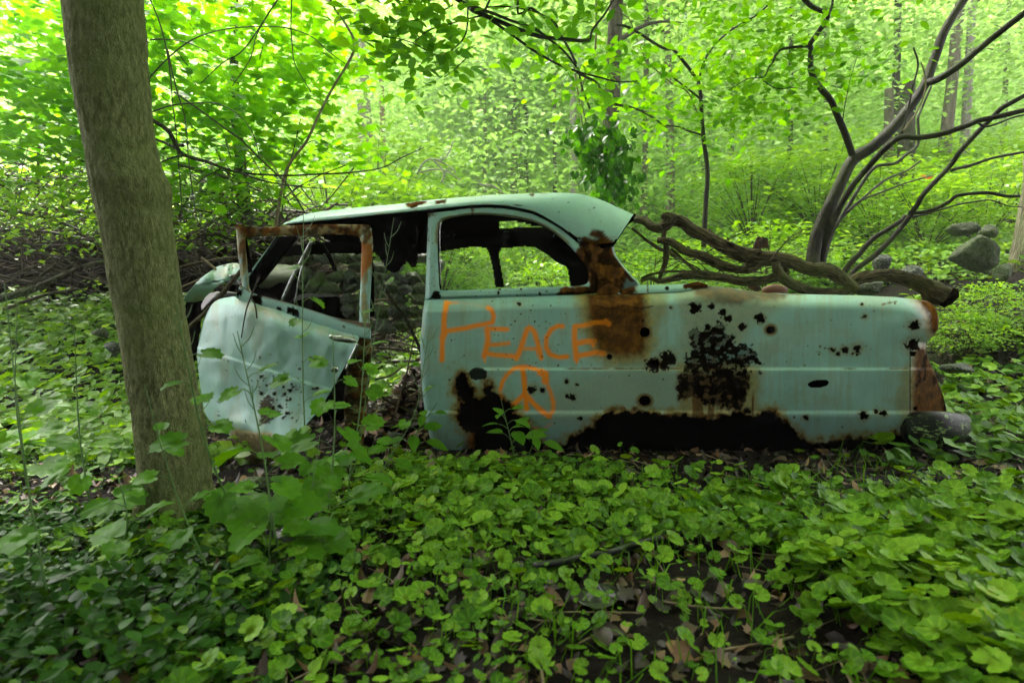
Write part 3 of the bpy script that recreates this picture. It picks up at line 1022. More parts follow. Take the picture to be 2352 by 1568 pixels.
for (x0, y0, r) in ((1597, 708, 13), (1634, 704, 7), (1660, 719, 9), (1671, 732, 9), (1745, 731, 11), (1705, 751, 9), (1625, 752, 7), (1534, 824, 17), (1526, 838, 12), (1500, 838, 16), (1682, 775, 7), (1706, 918, 6), (1717, 943, 8),
                    (1983, 954, 9), (2011, 945, 5), (2028, 948, 8), (1850, 960, 6), (1746, 856, 5), (1941, 803, 8), (1968, 800, 10), (1958, 812, 4), (1912, 804, 6), (1925, 812, 5), (2100, 746, 11), (2097, 792, 15), (2097, 812, 7), (2102, 938, 6),
                    (1302, 876, 5), (1325, 883, 4), (1222, 894, 9), (1245, 896, 6), (1315, 912, 8), (1303, 909, 5), (1332, 960, 5), (1540, 706, 4), (1985, 727, 5), (1980, 698, 4), (1193, 698, 5), (1085, 745, 0)):
    if r <= 0: continue
    d_ = np.hypot((px - x0) * .9, py - y0) + NE * r
    A['char'] = np.maximum(A['char'], sstep(r + .5, r - 1.5, d_))
    A['stain'] = np.maximum(A['stain'], .6 * sstep(r * 2.4, r, d_))
for (x0, y0, ra, rb) in ROUNDH:
    if ra <= 0 or (x0, y0) == (1880, 881): continue
    d_ = np.hypot((px - x0) / ra, (py - y0) / rb)
    A['stain'] = np.maximum(A['stain'], .9 * sstep(2.6, 1.2, d_))
    A['rust'] = np.maximum(A['rust'], .7 * sstep(2.0, 1.2, d_))
# ledge wear
for (x0, x1) in ((1400, 1570), (1930, 1965), (2032, 2090), (1290, 1400)):
    A['rust'] = np.maximum(A['rust'], .8 * sstep(x0, x0 + 20, px) * sstep(x1 + 8, x1 - 10, px) * sstep(3.2, 1.0, np.abs(py - 845 - 1.5) + N2 * .3))
# rear corner
rc = sdf([(2104, 685), (2130, 688), (2160, 700), (2160, 790), (2136, 760), (2130, 720)], px, py)
A['rust'] = np.maximum(A['rust'], sstep(-8, 8, rc + N2))
A['stain'] = np.maximum(A['stain'], sstep(-26, 0, rc + N2))
rc = sdf([(2100, 800), (2124, 790), (2190, 940), (2190, 1010), (2100, 1010), (2092, 900)], px, py)
A['rust'] = np.maximum(A['rust'], .95 * sstep(-8, 12, rc + N2))
A['stain'] = np.maximum(A['stain'], sstep(-14, 4, rc + N2))
A['char'] = np.maximum(A['char'], .8 * sstep(.60, .68, fbm(px / 12, py / 30, 0, 3, 33)) * sstep(0, 10, rc))
# seam at the rear corner, worn edges of the holes, speckles
A['char'] = np.maximum(A['char'], .8 * sstep(1.8, .6, np.abs(px - 2090)) * (py > 805))
hd = -(sdf(HOLE, px, py) + edge_noise(px, py, 13, 13, 21) + edge_noise(px, py, 4, 4, 22))
A['char'] = np.maximum(A['char'], sstep(6.5, 1.5, hd + N2 * .5))
A['rust'] = np.maximum(A['rust'], .9 * sstep(14, 4, hd + N5 * .4))
A['stain'] = np.maximum(A['stain'], sstep(34, 6, hd + N5))
dl = [(1075, 1000), (1110, 960), (1110, 1060), (1060, 1060)]
A['rust'] = np.maximum(A['rust'], sstep(-14, 10, sdf(dl, px, py) + N2))
A['char'] = np.maximum(A['char'], sstep(1083, 1096, px + N2 * .6) * (px < 1140) * (py > 985))
knob = np.hypot((px - 1098) / 24, (py - 858) / 15) + edge_noise(px, py, 7, .22, 14)
A['char'] = np.maximum(A['char'], .95 * sstep(1.05, .9, knob) * (px < 1118))
spots(A, px, py, 180, (970, 690, 2090, 1010), .5, 2.3, 71)
spots(A, px, py, 26, (1870, 790, 1990, 815), 1.0, 2.6, 73)
spots(A, px, py, 40, (1060, 700, 1330, 870), .8, 1.8, 74, stain=.2)
A['rust'] = np.maximum(A['rust'], .75 * sstep(2.6, 1.2, dline([(2026, 700), (2040, 696), (2058, 692)], px, py) + N2 * .6))


# sprayed word and sign
NS = edge_noise(px, py, 16, 1.1, 41); NQ = sstep(.5, .62, fbm(px / 2, py / 2, 0, 2, 43))


def stroke(pts, w, a=1.0, soft=3.2):
    w = w * 1.12; a = min(1, a * 1.08)
    x, y = px + NS, py
    d = dline(pts, x, y)
    A['spray'] = np.maximum(A['spray'], a * sstep(w + soft * .6, w - soft, d))
    A['spray'] = np.maximum(A['spray'], .25 * a * sstep(w + 7, w, d) * NQ)


K = .43945
stroke(c2([(243, 668), (232, 740), (228, 810), (222, 880), (219, 965)]), 13 * K)
stroke(c2([(240, 670), (262, 668)]), 9 * K, .9); stroke(c2([(262, 668), (300, 667)]), 7 * K, .5, 3); stroke(c2([(300, 667), (380, 674), (455, 690)]), 6 * K, .16, 4)
stroke(c2([(462, 694), (478, 705), (490, 735), (484, 768), (450, 778), (400, 786), (340, 800), (290, 808), (240, 815)]), 12 * K, .9)
stroke(c2([(240, 812), (222, 850)]), 15 * K)
stroke(c2([(452, 802), (560, 806)]), 12 * K, .85)
stroke(c2([(455, 805), (460, 860), (450, 910), (440, 945)]), 14 * K); stroke(c2([(440, 950), (443, 972)]), 5 * K, 1, 1.5)
stroke(c2([(462, 888), (520, 884), (568, 878)]), 10 * K, .8)
stroke(c2([(444, 930), (500, 940), (560, 944), (596, 946)]), 12 * K, .85)
stroke(c2([(608, 958), (625, 920), (645, 860), (665, 805), (680, 798), (700, 815), (715, 860), (728, 910), (738, 955)]), 13 * K, .95)
stroke(c2([(645, 906), (722, 908)]), 9 * K, .75); stroke(c2([(714, 905), (716, 940)]), 4 * K, .9, 1.5)
stroke(c2([(850, 790), (825, 788), (790, 808), (765, 850), (762, 900), (785, 938), (830, 952), (872, 948)]), 12 * K, .9)
stroke(c2([(915, 792), (912, 850), (918, 920), (922, 962)]), 14 * K); stroke(c2([(923, 960), (922, 985)]), 4 * K, 1, 1.5)
stroke(c2([(915, 790), (960, 786), (1020, 770), (1085, 770)]), 12 * K, .95); stroke(c2([(1075, 765), (1092, 778)]), 14 * K)
stroke(c2([(935, 876), (980, 868), (1015, 868)]), 14 * K, .95); stroke(c2([(1010, 870), (1010, 892)]), 9 * K)
stroke(c2([(925, 945), (980, 935), (1030, 925), (1066, 932)]), 13 * K, .95)
# peace sign
stroke(c2([(525, 1120), (535, 1080), (560, 1040), (600, 1008), (650, 1000), (705, 1012), (738, 1030)]), 11 * K, .85, 4)
stroke(c2([(524, 1118), (530, 1170), (560, 1225), (610, 1268), (680, 1300)]), 10 * K, .45, 4)
stroke(c2([(735, 1030), (758, 1040), (760, 1075)]), 19 * K, 1)
stroke(c2([(760, 1070), (785, 1130), (802, 1190), (800, 1230), (778, 1262)]), 11 * K, .75, 4)
stroke(c2([(640, 1008), (648, 1060), (654, 1130), (662, 1220)]), 13 * K, .9)
stroke(c2([(652, 1140), (620, 1175), (590, 1205)]), 12 * K, .9)
stroke(c2([(662, 1150), (700, 1195), (745, 1235), (780, 1262)]), 13 * K, .85)
stroke(c2([(690, 1320), (740, 1330), (790, 1300)]), 9 * K, .3, 4)
A['spray'] *= (.95 + .3 * fbm(px / 9, py / 9, 0, 2, 44))
A['spray'] = np.clip(A['spray'], 0, 1)

cut = (hd < 0)
for (x0, y0, ra, rb) in ROUNDH:
    if ra > 0:
        cut |= (np.hypot((px - x0) / ra, (py - y0 + .12 * (px - x0) * (ra > 20)) / rb) + edge_noise(px, py, 6, .10, 51)) < 1
lim = sdf(LEFT + [(1100, 1048), (2200, 1100), (2200, 600), (976, 600)], px, py)
bot = np.array([(1000, 1030), (1012, 1046), (1028, 1051), (1072, 1047), (1084, 1030)])
cut |= (px < 1090) & (py > curve(bot, px) + N2 * .3)
Vp = P(px, py, Yd)
F = grid_faces(nx, ny)
cf = cut.ravel()[F].any(1)
V2, F2, A2 = compact(Vp.reshape(-1, 3), F[~cf][:, ::-1], A)
obj("quarter_panel", V2, F2, M['paint'], CAR, attrs=A2)

# ---- greenhouse side: pillar, window surround, belt band
OUT = [(984, 485), (1029, 480), (1073, 474), (1117, 472), (1152, 473), (1182, 477), (1226, 487), (1262, 505), (1297, 527), (1327, 551), (1346, 575), (1366, 607), (1376, 640), (1372, 673), (1290, 679), (1180, 682), (1080, 685), (976, 689), (978, 640), (981, 560)]
INN = [(1009, 664), (1006, 600), (1005, 534), (1009, 516), (1024, 503), (1073, 494), (1117, 493), (1165, 498), (1218, 507), (1253, 521), (1279, 538), (1305, 562), (1332, 591), (1350, 617), (1354, 639), (1347, 655), (1292, 658), (1182, 661.5), (1095, 665), (1015, 667)]


def closed_resample(poly, ang, c):
    p = np.array(list(poly) + [poly[0]], float)
    s = []
    for a, b in zip(p[:-1], p[1:]):
        s.append(a + (b - a) * np.linspace(0, 1, 60, endpoint=False)[:, None])
    s = np.concatenate(s)
    th = np.arctan2(s[:, 1] - c[1], s[:, 0] - c[0])
    o_ = np.argsort(th)
    th, s = th[o_], s[o_]
    th = np.concatenate([th - 2 * pi, th, th + 2 * pi]); s = np.concatenate([s, s, s])
    return np.stack([np.interp(ang, th, s[:, 0]), np.interp(ang, th, s[:, 1])], 1)


def smooth_poly(poly, it=2):
    p = np.array(poly, float)
    for _ in range(it):
        q = np.roll(p, -1, 0)
        p = np.stack([p * .8 + q * .2, p * .2 + q * .8], 1).reshape(-1, 2)
    return p


cc = (1170, 590)
oo = np.array(OUT) - cc
ii = np.array(INN) - cc
ang = np.unique(np.concatenate([np.linspace(-pi, pi, 620, endpoint=False), np.arctan2(oo[:, 1], oo[:, 0])]))
po = closed_resample(OUT, ang, cc); pi_ = closed_resample(smooth_poly(INN), ang, cc)
nr = 16
tt = np.linspace(0, 1, nr)
px = po[:, None, 0] * (1 - tt) + pi_[:, None, 0] * tt
py = po[:, None, 1] * (1 - tt) + pi_[:, None, 1] * tt
gdepth = lambda px, py: 2.925 + (688 - py) / 200.0 * 0.10
Yd = gdepth(px, py) + 0.010 - 0.020 * sstep(0, .35, tt)[None] + .022 * sstep(.80, 1, tt)[None]
A = blank(px)
N2 = edge_noise(px, py, 8, 6, 61); N5 = edge_noise(px, py, 22, 12, 62)
arc = (py < 560) & (px > 980)
A['rust'] = np.where(arc, .85 * sstep(.30, .12, tt[None] + N2 * .03) * sstep(1215, 1180, px) * sstep(.42, .5, fbm(px / 30, py / 30, 0, 2, 3)), 0)
A['stain'] = np.where(arc, .8 * sstep(.6, .9, tt[None] + N2 * .02), 0)
A['rust'] = np.maximum(A['rust'], .9 * sstep(6, 1, np.abs(px - 1083 - (py - 478) * .15) + N2) * (py < 500))
cp = sdf([(1262, 690), (1300, 656), (1352, 655), (1330, 600), (1318, 580), (1340, 550), (1420, 600), (1420, 700)], px, py) + N2 * 1.3
A['rust'] = np.maximum(A['rust'], sstep(-2, 3, cp))
A['char'] = np.maximum(A['char'], .85 * sstep(2, 6, cp) * sstep(.40, .5, fbm(px / 18, py / 18, 0, 3, 66)))
A['char'] = np.maximum(A['char'], sstep(0, 2, sdf([(985, 688), (992, 673), (1000, 667), (1010, 670), (1014, 688)], px, py) + N2))
spots(A, px, py, 26, (980, 660, 1300, 686), 1, 3.5, 75, stain=.2)
spots(A, px, py, 20, (984, 480, 1006, 660), .7, 2, 76, key='rust', stain=.2)
n = len(ang)
Vp = P(px, py, Yd).reshape(-1, 3)
i = np.arange(n)[:, None] * nr; i2 = ((np.arange(n) + 1) % n)[:, None] * nr; j = np.arange(nr - 1)[None]
F = np.stack([i + j, i + j + 1, i2 + j + 1, i2 + j], -1).reshape(-1, 4)
wf = obj("window_surround", Vp, F, M['paint'], CAR, attrs=A)
# dark reveal and rubber strip inside the opening
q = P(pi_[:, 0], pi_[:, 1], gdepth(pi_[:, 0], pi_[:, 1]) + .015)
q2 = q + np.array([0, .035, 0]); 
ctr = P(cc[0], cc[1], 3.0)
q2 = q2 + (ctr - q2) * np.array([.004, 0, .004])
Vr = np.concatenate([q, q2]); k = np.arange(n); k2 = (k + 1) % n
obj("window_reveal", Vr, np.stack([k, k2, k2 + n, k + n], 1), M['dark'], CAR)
V, Fq = ptube([(1015.5, 508), (1010.5, 530), (1011, 600), (1013, 662)], 2.985, 1.1, sides=6)
obj("window_trim", V, Fq, M['chrome'], CAR)
# ---- belt band between rear pillar and deck
BT = [(1376, 655), (1470, 655), (1483, 654.4), (1565, 653), (1605, 646), (1628, 655)]
BB = [(1376, 676), (1464, 674), (1565, 669), (1610, 661), (1628, 659)]
xs = np.linspace(1374, 1628, 130); ts = np.linspace(0, 1, 14)
PX, TT = np.meshgrid(xs, ts, indexing='ij')
PY = curve(BT, PX) * (1 - TT) + curve(BB, PX) * TT
YD = 2.925 + .05 * (1 - TT) ** 3
A = blank(PX)
N2 = edge_noise(PX, PY, 8, 6, 81)
A['rust'] = np.maximum(sstep(1468, 1455, PX + N2), .9 * sstep(3, 0, np.abs(PX - 1488) + N2))
A['char'] = .8 * sstep(1460, 1440, PX + N2) * sstep(.4, .5, fbm(PX / 14, PY / 14, 0, 3, 6))
rr_ = sdf([(1566, 655), (1600, 640), (1630, 652), (1625, 665), (1568, 664)], PX, PY) + N2
A['rust'] = np.maximum(A['rust'], sstep(-1, 2, rr_)); A['char'] = np.maximum(A['char'], .6 * sstep(2, 5, rr_))
A['char'] = np.maximum(A['char'], sstep(5.5, 4.2, np.hypot(PX - 1532, PY - 662)))
obj("belt_band", P(PX, PY, YD), grid_faces(130, 14)[:, ::-1], M['paint'], CAR, attrs=A)

# ---- rear pillar
RE = [(1409, 556), (1411, 568), (1415, 582), (1424, 596), (1437, 613), (1452, 631), (1466, 646), (1474, 658), (1476, 674)]
LE = [(1325, 549), (1344, 575), (1364, 607), (1374, 640), (1370, 676)]
PT = lambda x: 549 + (x - 1325) / 84 * 8
n1_, n2_ = 60, 60
S, T = np.meshgrid(np.linspace(0, 1, n1_), np.linspace(0, 1, n2_), indexing='ij')
yy = 549 + T * 126
xl, xr = curve_y(LE, yy), curve_y(RE, np.maximum(yy, 556))
px = xl + S * (xr - xl)
py = yy + (1 - T) * S * 7
Yd = gdepth(px, py) - .008 + .05 * S ** 3 - .006 * np.sin(pi * S)
A = blank(px)
N2 = edge_noise(px, py, 10, 8, 91)
A['rust'] = sstep(-4, 4, (px - 1325) * .5 + (py - 549) * .9 - 6 + N2 * 1.5) * sstep(-1, 5, (xr - px) + N2 * .3 - 2)
A['char'] = .8 * sstep(.46, .56, fbm(px / 24, py / 24, 0, 4, 92)) * A['rust']
A['rust'] = A['rust'] * (1 - sstep(0, 5, sdf([(1420, 676), (1440, 640), (1470, 650), (1478, 676)], px, py) + N2))
obj("rear_pillar", P(px, py, Yd), grid_faces(n1_, n2_)[:, ::-1], M['paint'], CAR, attrs=A)

# ---- roof
RL = np.array([(648, 517), (672, 511), (740, 504), (784, 500), (872, 490.5), (960, 481.5), (1000, 477), (1073, 470), (1117, 468), (1152, 469), (1182, 473), (1226, 483), (1262, 501), (1297, 523), (1327, 546), (1365, 560), (1409, 557)], float)
RU = np.array([(655, 511), (667, 507), (696, 494), (740, 485.5), (828, 476), (916, 468), (980, 460), (1051, 454), (1139, 447.5), (1218, 444.6), (1270, 443), (1314, 444), (1349, 449.5), (1385, 461), (1415, 474.5), (1440, 486), (1452, 492)], float)
ns = 230
s = np.linspace(0, 1, ns)


def arc_resample(pts, ns):
    L = np.concatenate([[0], np.cumsum(np.hypot(*np.diff(pts, axis=0).T))])
    L /= L[-1]
    q = spline(np.c_[pts, np.zeros(len(pts))], 400)[:, :2]
    Lq = np.concatenate([[0], np.cumsum(np.hypot(*np.diff(q, axis=0).T))]); Lq /= Lq[-1]
    return np.stack([np.interp(s, Lq, q[:, 0]), np.interp(s, Lq, q[:, 1])], 1)


lo_, up_ = arc_resample(RL, ns), arc_resample(RU, ns)
YC = 3.70
na = 26
ta = np.linspace(0, 1, na)
rows = []
pxs, pys = [], []
Ylo = gdepth(0, lo_[:, 1]) - .02
Yup = Ylo + .26 + .06 * sstep(1300, 1450, up_[:, 0])
for t in ta:                      # visible flank, lower edge to silhouette
    f = sin(t * pi / 2)
    X = lo_ + (up_ - lo_) * f
    Y = Ylo + (Yup - Ylo) * (1 - cos(t * pi / 2))
    rows.append(P(X[:, 0], X[:, 1], Y)); pxs.append(X[:, 0]); pys.append(X[:, 1])
nb = 40
E = rows[-1]
view = E - np.array([0, 0, CAMH]); slope = view[:, 2] / view[:, 1]
for t in np.linspace(0, 1, nb)[1:]:   # over the crown and down the far side
    y = E[:, 1] + t * 2 * (YC - E[:, 1])
    z = E[:, 2] + np.minimum(slope * .9, .14) * (YC - E[:, 1]) * .5 * (1 - (2 * t - 1) ** 2)
    rows.append(np.stack([E[:, 0] + .07 * (1 - (2 * t - 1) ** 2) * sstep(.8, 1, s), y, z], 1)); pxs.append(up_[:, 0] + 0 * t); pys.append(up_[:, 1])
for t in ta[::-1][1:]:
    f = sin(t * pi / 2)
    k = int(round(t * (na - 1)))
    r = rows[k].copy(); r[:, 1] = 2 * YC - r[:, 1]
    rows.append(r); pxs.append(pxs[k]); pys.append(pys[k])
Vr = np.stack(rows, 1); px = np.stack(pxs, 1); py = np.stack(pys, 1)
A = blank(px)
vis_part = np.zeros_like(px); vis_part[:, :na + 2] = 1
N2 = edge_noise(px, py, 9, 6, 101)
for poly in (c2([(20, 150), (60, 140), (150, 128), (140, 150), (60, 178)]), c2([(180, 132), (240, 128), (235, 150), (190, 150)]), c2([(670, 100), (705, 96), (700, 118), (680, 112)]), c2([(730, 92), (780, 96), (740, 104)]), c2([(945, 205), (1030, 240), (1000, 230)]),
             c2([(1000, 280), (1060, 300), (1095, 335), (1130, 350), (1110, 372), (1060, 350), (985, 318)]), c2([(940, 322), (1000, 330), (1100, 345), (1110, 380), (960, 360), (900, 370), (895, 350)]), c2([(580, 150), (640, 160), (620, 170)]), c2([(700, 200), (725, 206), (715, 216)])):
    d_ = sdf(poly, px, py) + N2 * .6
    A['rust'] = np.maximum(A['rust'], sstep(-1.5, 2, d_) * vis_part)
    A['char'] = np.maximum(A['char'], .35 * sstep(-1.5, 2, d_) * vis_part)
spots(A, px, py, 46, (660, 445, 1440, 540), .4, 2.2, 111, stain=.1)
A['stain'] = np.maximum(A['stain'], .5 * sstep(2, 0, np.abs(py - curve([(648, 517), (784, 500), (960, 481.5), (1152, 469), (1327, 546)], px)) - .8) * vis_part)
F = grid_faces(*px.shape)
qx, qy = proj(Vr)
hole = (Vr[..., 1] > 3.5) & ((sdf(c2([(522, 232), (600, 236), (760, 270), (800, 290), (790, 330), (520, 290)]), qx, qy) + edge_noise(qx, qy, 8, 6, 120)) > 0)
hole |= (Vr[..., 1] > 3.5) & ((sdf(c2([(210, 292), (280, 290), (275, 315), (200, 320)]), qx, qy) + edge_noise(qx, qy, 8, 10, 121)) > 0)
hf = hole.ravel()[F].any(1)
V2, F2, A2 = compact(Vr.reshape(-1, 3), F[~hf], A)
roof = obj("roof", V2, F2, M['paint'], CAR, attrs=A2)
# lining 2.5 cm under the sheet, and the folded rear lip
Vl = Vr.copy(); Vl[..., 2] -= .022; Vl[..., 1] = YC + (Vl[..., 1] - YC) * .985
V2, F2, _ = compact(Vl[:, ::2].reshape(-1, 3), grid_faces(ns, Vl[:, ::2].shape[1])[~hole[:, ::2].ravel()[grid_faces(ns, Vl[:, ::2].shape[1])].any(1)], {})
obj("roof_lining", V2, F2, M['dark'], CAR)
e0 = Vr[-1]
lip = []
for a_, b_ in ((0, 0), (-.010, -.012), (-.035, -.030), (-.06, -.030)):
    q = e0.copy(); q[:, 0] += a_ + .012; q[:, 2] += b_ + .004; lip.append(q)
lip = np.stack(lip, 1)
obj("rear_header", lip, grid_faces(*lip.shape[:2]), M['dark'], CAR)
V, Fq = tube(e0[2:na] + [.004, 0, 0], .004, 6)
obj("header_edge", V, Fq, M['paint'], CAR, attrs={k: np.zeros(len(V)) for k in ('stain', 'rust', 'char', 'spray')})
# drip rail
dr = lo_[(s > .02) & (s < .865)][::3]
V, Fq = tube(P(dr[:, 0], dr[:, 1] + 1.2, gdepth(0, dr[:, 1]) - .035), .0042, 8, n=200)
obj("drip_rail", V, Fq, M['paint'], CAR, attrs={**{k: np.zeros(len(V)) for k in ('rust', 'char', 'spray')}, 'stain': .5 * (vnoise(V[:, 0] * 30, V[:, 2] * 3) > .7)})
dr2 = dr + [0, 4.0]
V, Fq = tube(P(dr2[:, 0], dr2[:, 1], gdepth(0, dr2[:, 1]) + .012), .010, 6, n=200, squash=(1, .6))
obj("drip_rail_shade", V, Fq, M['dark'], CAR)  # black tube drawn as the shadow line under the rail

# ---- far side: header, pillars, panel below the belt
FY = 4.40
HB = [(640, 592), (742, 584), (860, 582), (905, 588), (961, 586), (1008, 580), (1060, 572), (1097, 568), (1116, 572), (1122, 581), (1130, 614), (1137, 662), (1160, 662), (1152, 614), (1147, 583), (1153, 572), (1206, 567), (1248, 568), (1272, 574), (1290, 592), (1304, 622), (1312, 668),
      (1430, 668), (1392, 600), (1366, 560), (1360, 530), (1240, 520), (1000, 528), (800, 548), (640, 566)]
gx, gy = np.meshgrid(np.arange(636, 1440, 2.5), np.arange(512, 672, 2.5), indexing='ij')
keep = sdf(HB, gx, gy) + edge_noise(gx, gy, 10, 2.2, 130) * (gx < 1110) > 0
F = grid_faces(*gx.shape); kf = keep.ravel()[F].all(1)
V2, F2, _ = compact(P(gx, gy, FY + 0 * gx + (660 - gy) * -.0004).reshape(-1, 3), F[kf], {})
o = obj("far_side_frame", V2, F2, M['dark'], CAR)
md = o.modifiers.new("thickness", 'SOLIDIFY'); md.thickness = .03
bxs = np.array([P(1136, 662, 4.42)[0], 1.2, 1.9, 2.22]); zt_ = .79
pv = []
for x in np.linspace(bxs[0], 2.22, 30):
    pv.append([(x, 4.42, .80), (x, 4.50, .74), (x, 4.53, .55), (x, 4.52, .3), (x, 4.46, .12)])
pv = np.array(pv)
fa = blank(pv[..., 0]); fa['stain'][:] = .5; fa['rust'] = sstep(.5, .6, fbm(pv[..., 0] * 4, pv[..., 2] * 6, 0, 3, 9))
obj("far_quarter_panel", pv, grid_faces(30, 5), M['paint'], CAR, attrs=fa)

# ---- deck behind the rear window, tail panel, black sheets for the shade behind the holes
xs = np.linspace(1470, 2135, 70)
top = curve(TOP, xs)
Ynear = side_depth(xs, top, top) + .0
e = P(xs, top, Ynear)
rows = []
for t in np.linspace(0, 1, 14):
    r = e.copy(); r[:, 1] = e[:, 1] + t * (4.44 - e[:, 1]); r[:, 2] = e[:, 2] - .008 + .045 * sin(pi * t) ** .7 * sstep(1470, 1560, xs) - .03 * sstep(1700, 2100, xs) * sin(pi * t)
    rows.append(r)
dk = np.stack(rows, 1)
A = blank(dk[..., 0])
A['stain'] = .7 * sstep(.4, .6, fbm(dk[..., 0] * 5, dk[..., 1] * 5, 0, 3, 4)); A['rust'] = sstep(.50, .62, fbm(dk[..., 0] * 4, dk[..., 1] * 4, 0, 3, 14))
obj("deck", dk, grid_faces(*dk.shape[:2]), M['paint'], CAR, attrs=A)
ye = np.linspace(690, 1040, 40)
xe = curve_y(RIGHT, ye)
tpv = curve(TOP, np.minimum(xe, 2150))
en = P(xe - 1.0, ye, side_depth(xe - 1.0, ye, tpv))
rows = []
for t in np.linspace(0, 1, 16):
    r = en.copy(); r[:, 1] = en[:, 1] + t * (4.45 - en[:, 1]); r[:, 0] += .05 * sin(pi * t); rows.append(r)
tl = np.stack(rows, 1)
A = blank(tl[..., 0]); A['rust'][:] = .9; A['stain'][:] = 1
obj("tail_panel", tl, grid_faces(*tl.shape[:2])[:, ::-1], M['paint'], CAR, attrs=A)


def boxv(x0, x1, y0, y1, z0, z1):
    V = np.array([(x, y, z) for x in (x0, x1) for y in (y0, y1) for z in (z0, z1)], float)
    F = np.array([(0, 1, 3, 2), (4, 6, 7, 5), (0, 4, 5, 1), (2, 3, 7, 6), (0, 2, 6, 4), (1, 5, 7, 3)])
    return V, F


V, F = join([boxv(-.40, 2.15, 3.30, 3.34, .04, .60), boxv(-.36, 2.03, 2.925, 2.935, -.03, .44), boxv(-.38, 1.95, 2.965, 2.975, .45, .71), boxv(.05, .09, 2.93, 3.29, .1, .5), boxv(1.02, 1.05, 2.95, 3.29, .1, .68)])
obj("hole_shade_sheets", V, F, M['dark'], CAR, smooth=False)  # black sheets put in as the shade seen through the panel holes
# hanging torn lining behind the door opening
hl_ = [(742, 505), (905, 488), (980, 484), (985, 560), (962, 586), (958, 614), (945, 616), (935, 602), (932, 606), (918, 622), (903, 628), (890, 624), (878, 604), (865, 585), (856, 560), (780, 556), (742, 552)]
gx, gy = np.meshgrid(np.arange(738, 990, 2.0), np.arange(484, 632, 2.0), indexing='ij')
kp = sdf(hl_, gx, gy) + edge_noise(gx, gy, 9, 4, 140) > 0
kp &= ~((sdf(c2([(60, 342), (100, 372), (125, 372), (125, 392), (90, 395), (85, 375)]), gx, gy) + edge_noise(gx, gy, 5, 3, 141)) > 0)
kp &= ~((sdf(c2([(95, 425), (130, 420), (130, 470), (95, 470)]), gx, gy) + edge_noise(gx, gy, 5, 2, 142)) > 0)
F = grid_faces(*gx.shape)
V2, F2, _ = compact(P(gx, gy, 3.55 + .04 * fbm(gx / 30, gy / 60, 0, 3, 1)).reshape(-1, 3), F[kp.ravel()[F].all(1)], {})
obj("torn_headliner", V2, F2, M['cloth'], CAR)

# ---- rear bumper
V, Fq = tube([P(2080, 985, 2.86), P(2092, 986, 2.83), P(2130, 987, 2.79), P(2165, 988, 2.80), P(2196, 990, 2.87), P(2212, 988, 3.05), P(2200, 970, 3.6), P(2130, 940, 4.3)],
             [.062, .086, .093, .094, .092, .085, .078, .07], 24, n=60, squash=(1.0, .55))
obj("rear_bumper", V, Fq, M['bumper'], CAR)

# ---- front part: crumpled fender, hood, cowl, dash
def sheet(name, poly, Yf, mat, step=3.0, noise=2.0, parent=CAR, attrf=None, seed=0, solid=0.0, smoothed=True):
    pl = smooth_poly(poly, 2) if smoothed else np.array(poly, float)
    x0, y0 = pl.min(0) - step; x1, y1 = pl.max(0) + step
    # rows clipped to the outline, so that the edges are clean lines
    m = max(8, int((y1 - y0) / step)); c = max(8, int((x1 - x0) / step))
    ysv = np.linspace(pl[:, 1].min() + .4, pl[:, 1].max() - .4, m)
    L, Rr = [], []
    for y in ysv:
        xsn = []
        for (a0, b0), (a1, b1) in zip(pl, np.roll(pl, -1, 0)):
            if (b0 > y) != (b1 > y): xsn.append(a0 + (y - b0) * (a1 - a0) / (b1 - b0))
        L.append(min(xsn)); Rr.append(max(xsn))
    L, Rr = np.array(L)[:, None], np.array(Rr)[:, None]
    u = np.linspace(0, 1, c)[None]
    gx = L + (Rr - L) * u; gy = ysv[:, None] + 0 * gx
    gx = gx + (noise * (fbm(gx / 9, gy / 9, 0, 3, seed) - .5) if noise else 0) * ((u < .01) | (u > .99))
    A = blank(gx)
    if attrf: attrf(A, gx, gy)
    o = obj(name, P(gx, gy, Yf(gx, gy, u)), grid_faces(m, c), mat, parent, attrs=A)
    if solid:
        md = o.modifiers.new("thickness", 'SOLIDIFY'); md.thickness = solid
    return o


def at_light(A, x, y):
    spots(A, x, y, 30, (x.min(), y.min(), x.max(), y.max()), .7, 2.2, 5)
    A['stain'] = np.maximum(A['stain'], .5 * sstep(.5, .65, fbm(x / 30, y / 30, 0, 3, 8)))


sheet("front_fender", r1([(76, 858), (100, 800), (160, 730), (250, 640), (340, 570), (420, 520), (520, 495), (625, 490), (650, 560), (640, 640), (600, 660), (520, 640), (450, 690), (380, 730), (320, 790), (290, 840), (180, 862)]),
      lambda x, y, u: 3.35 - .14 * np.sin(pi * np.clip((y - 605) / 95, 0, 1)) + .02 * np.sin(x / 7) * (y < 650), M['paint'], attrf=at_light, seed=1, solid=.004)
sheet("fender_fold", r1([(262, 950), (258, 890), (300, 815), (360, 770), (470, 765), (580, 772), (640, 790), (560, 815), (480, 820), (420, 845), (330, 900)]),
      lambda x, y, u: 3.05 - .05 * np.sin(pi * u) + .015 * np.sin(x / 5 + y / 9), M['purple'], seed=2, solid=.004)
sheet("inner_fender", r1([(90, 830), (250, 830), (300, 900), (262, 980), (240, 1150), (210, 1400), (150, 1500), (120, 1200)]), lambda x, y, u: 3.45 + 0 * x, M['dark'], noise=6, seed=3)
sheet("crumpled_hood", r1([(395, 660), (420, 620), (520, 600), (620, 590), (650, 640), (640, 690), (560, 700), (480, 690), (420, 700)]), lambda x, y, u: 3.2 + .05 * fbm(x / 12, y / 12, 0, 3, 5), M['chrome'], seed=4)
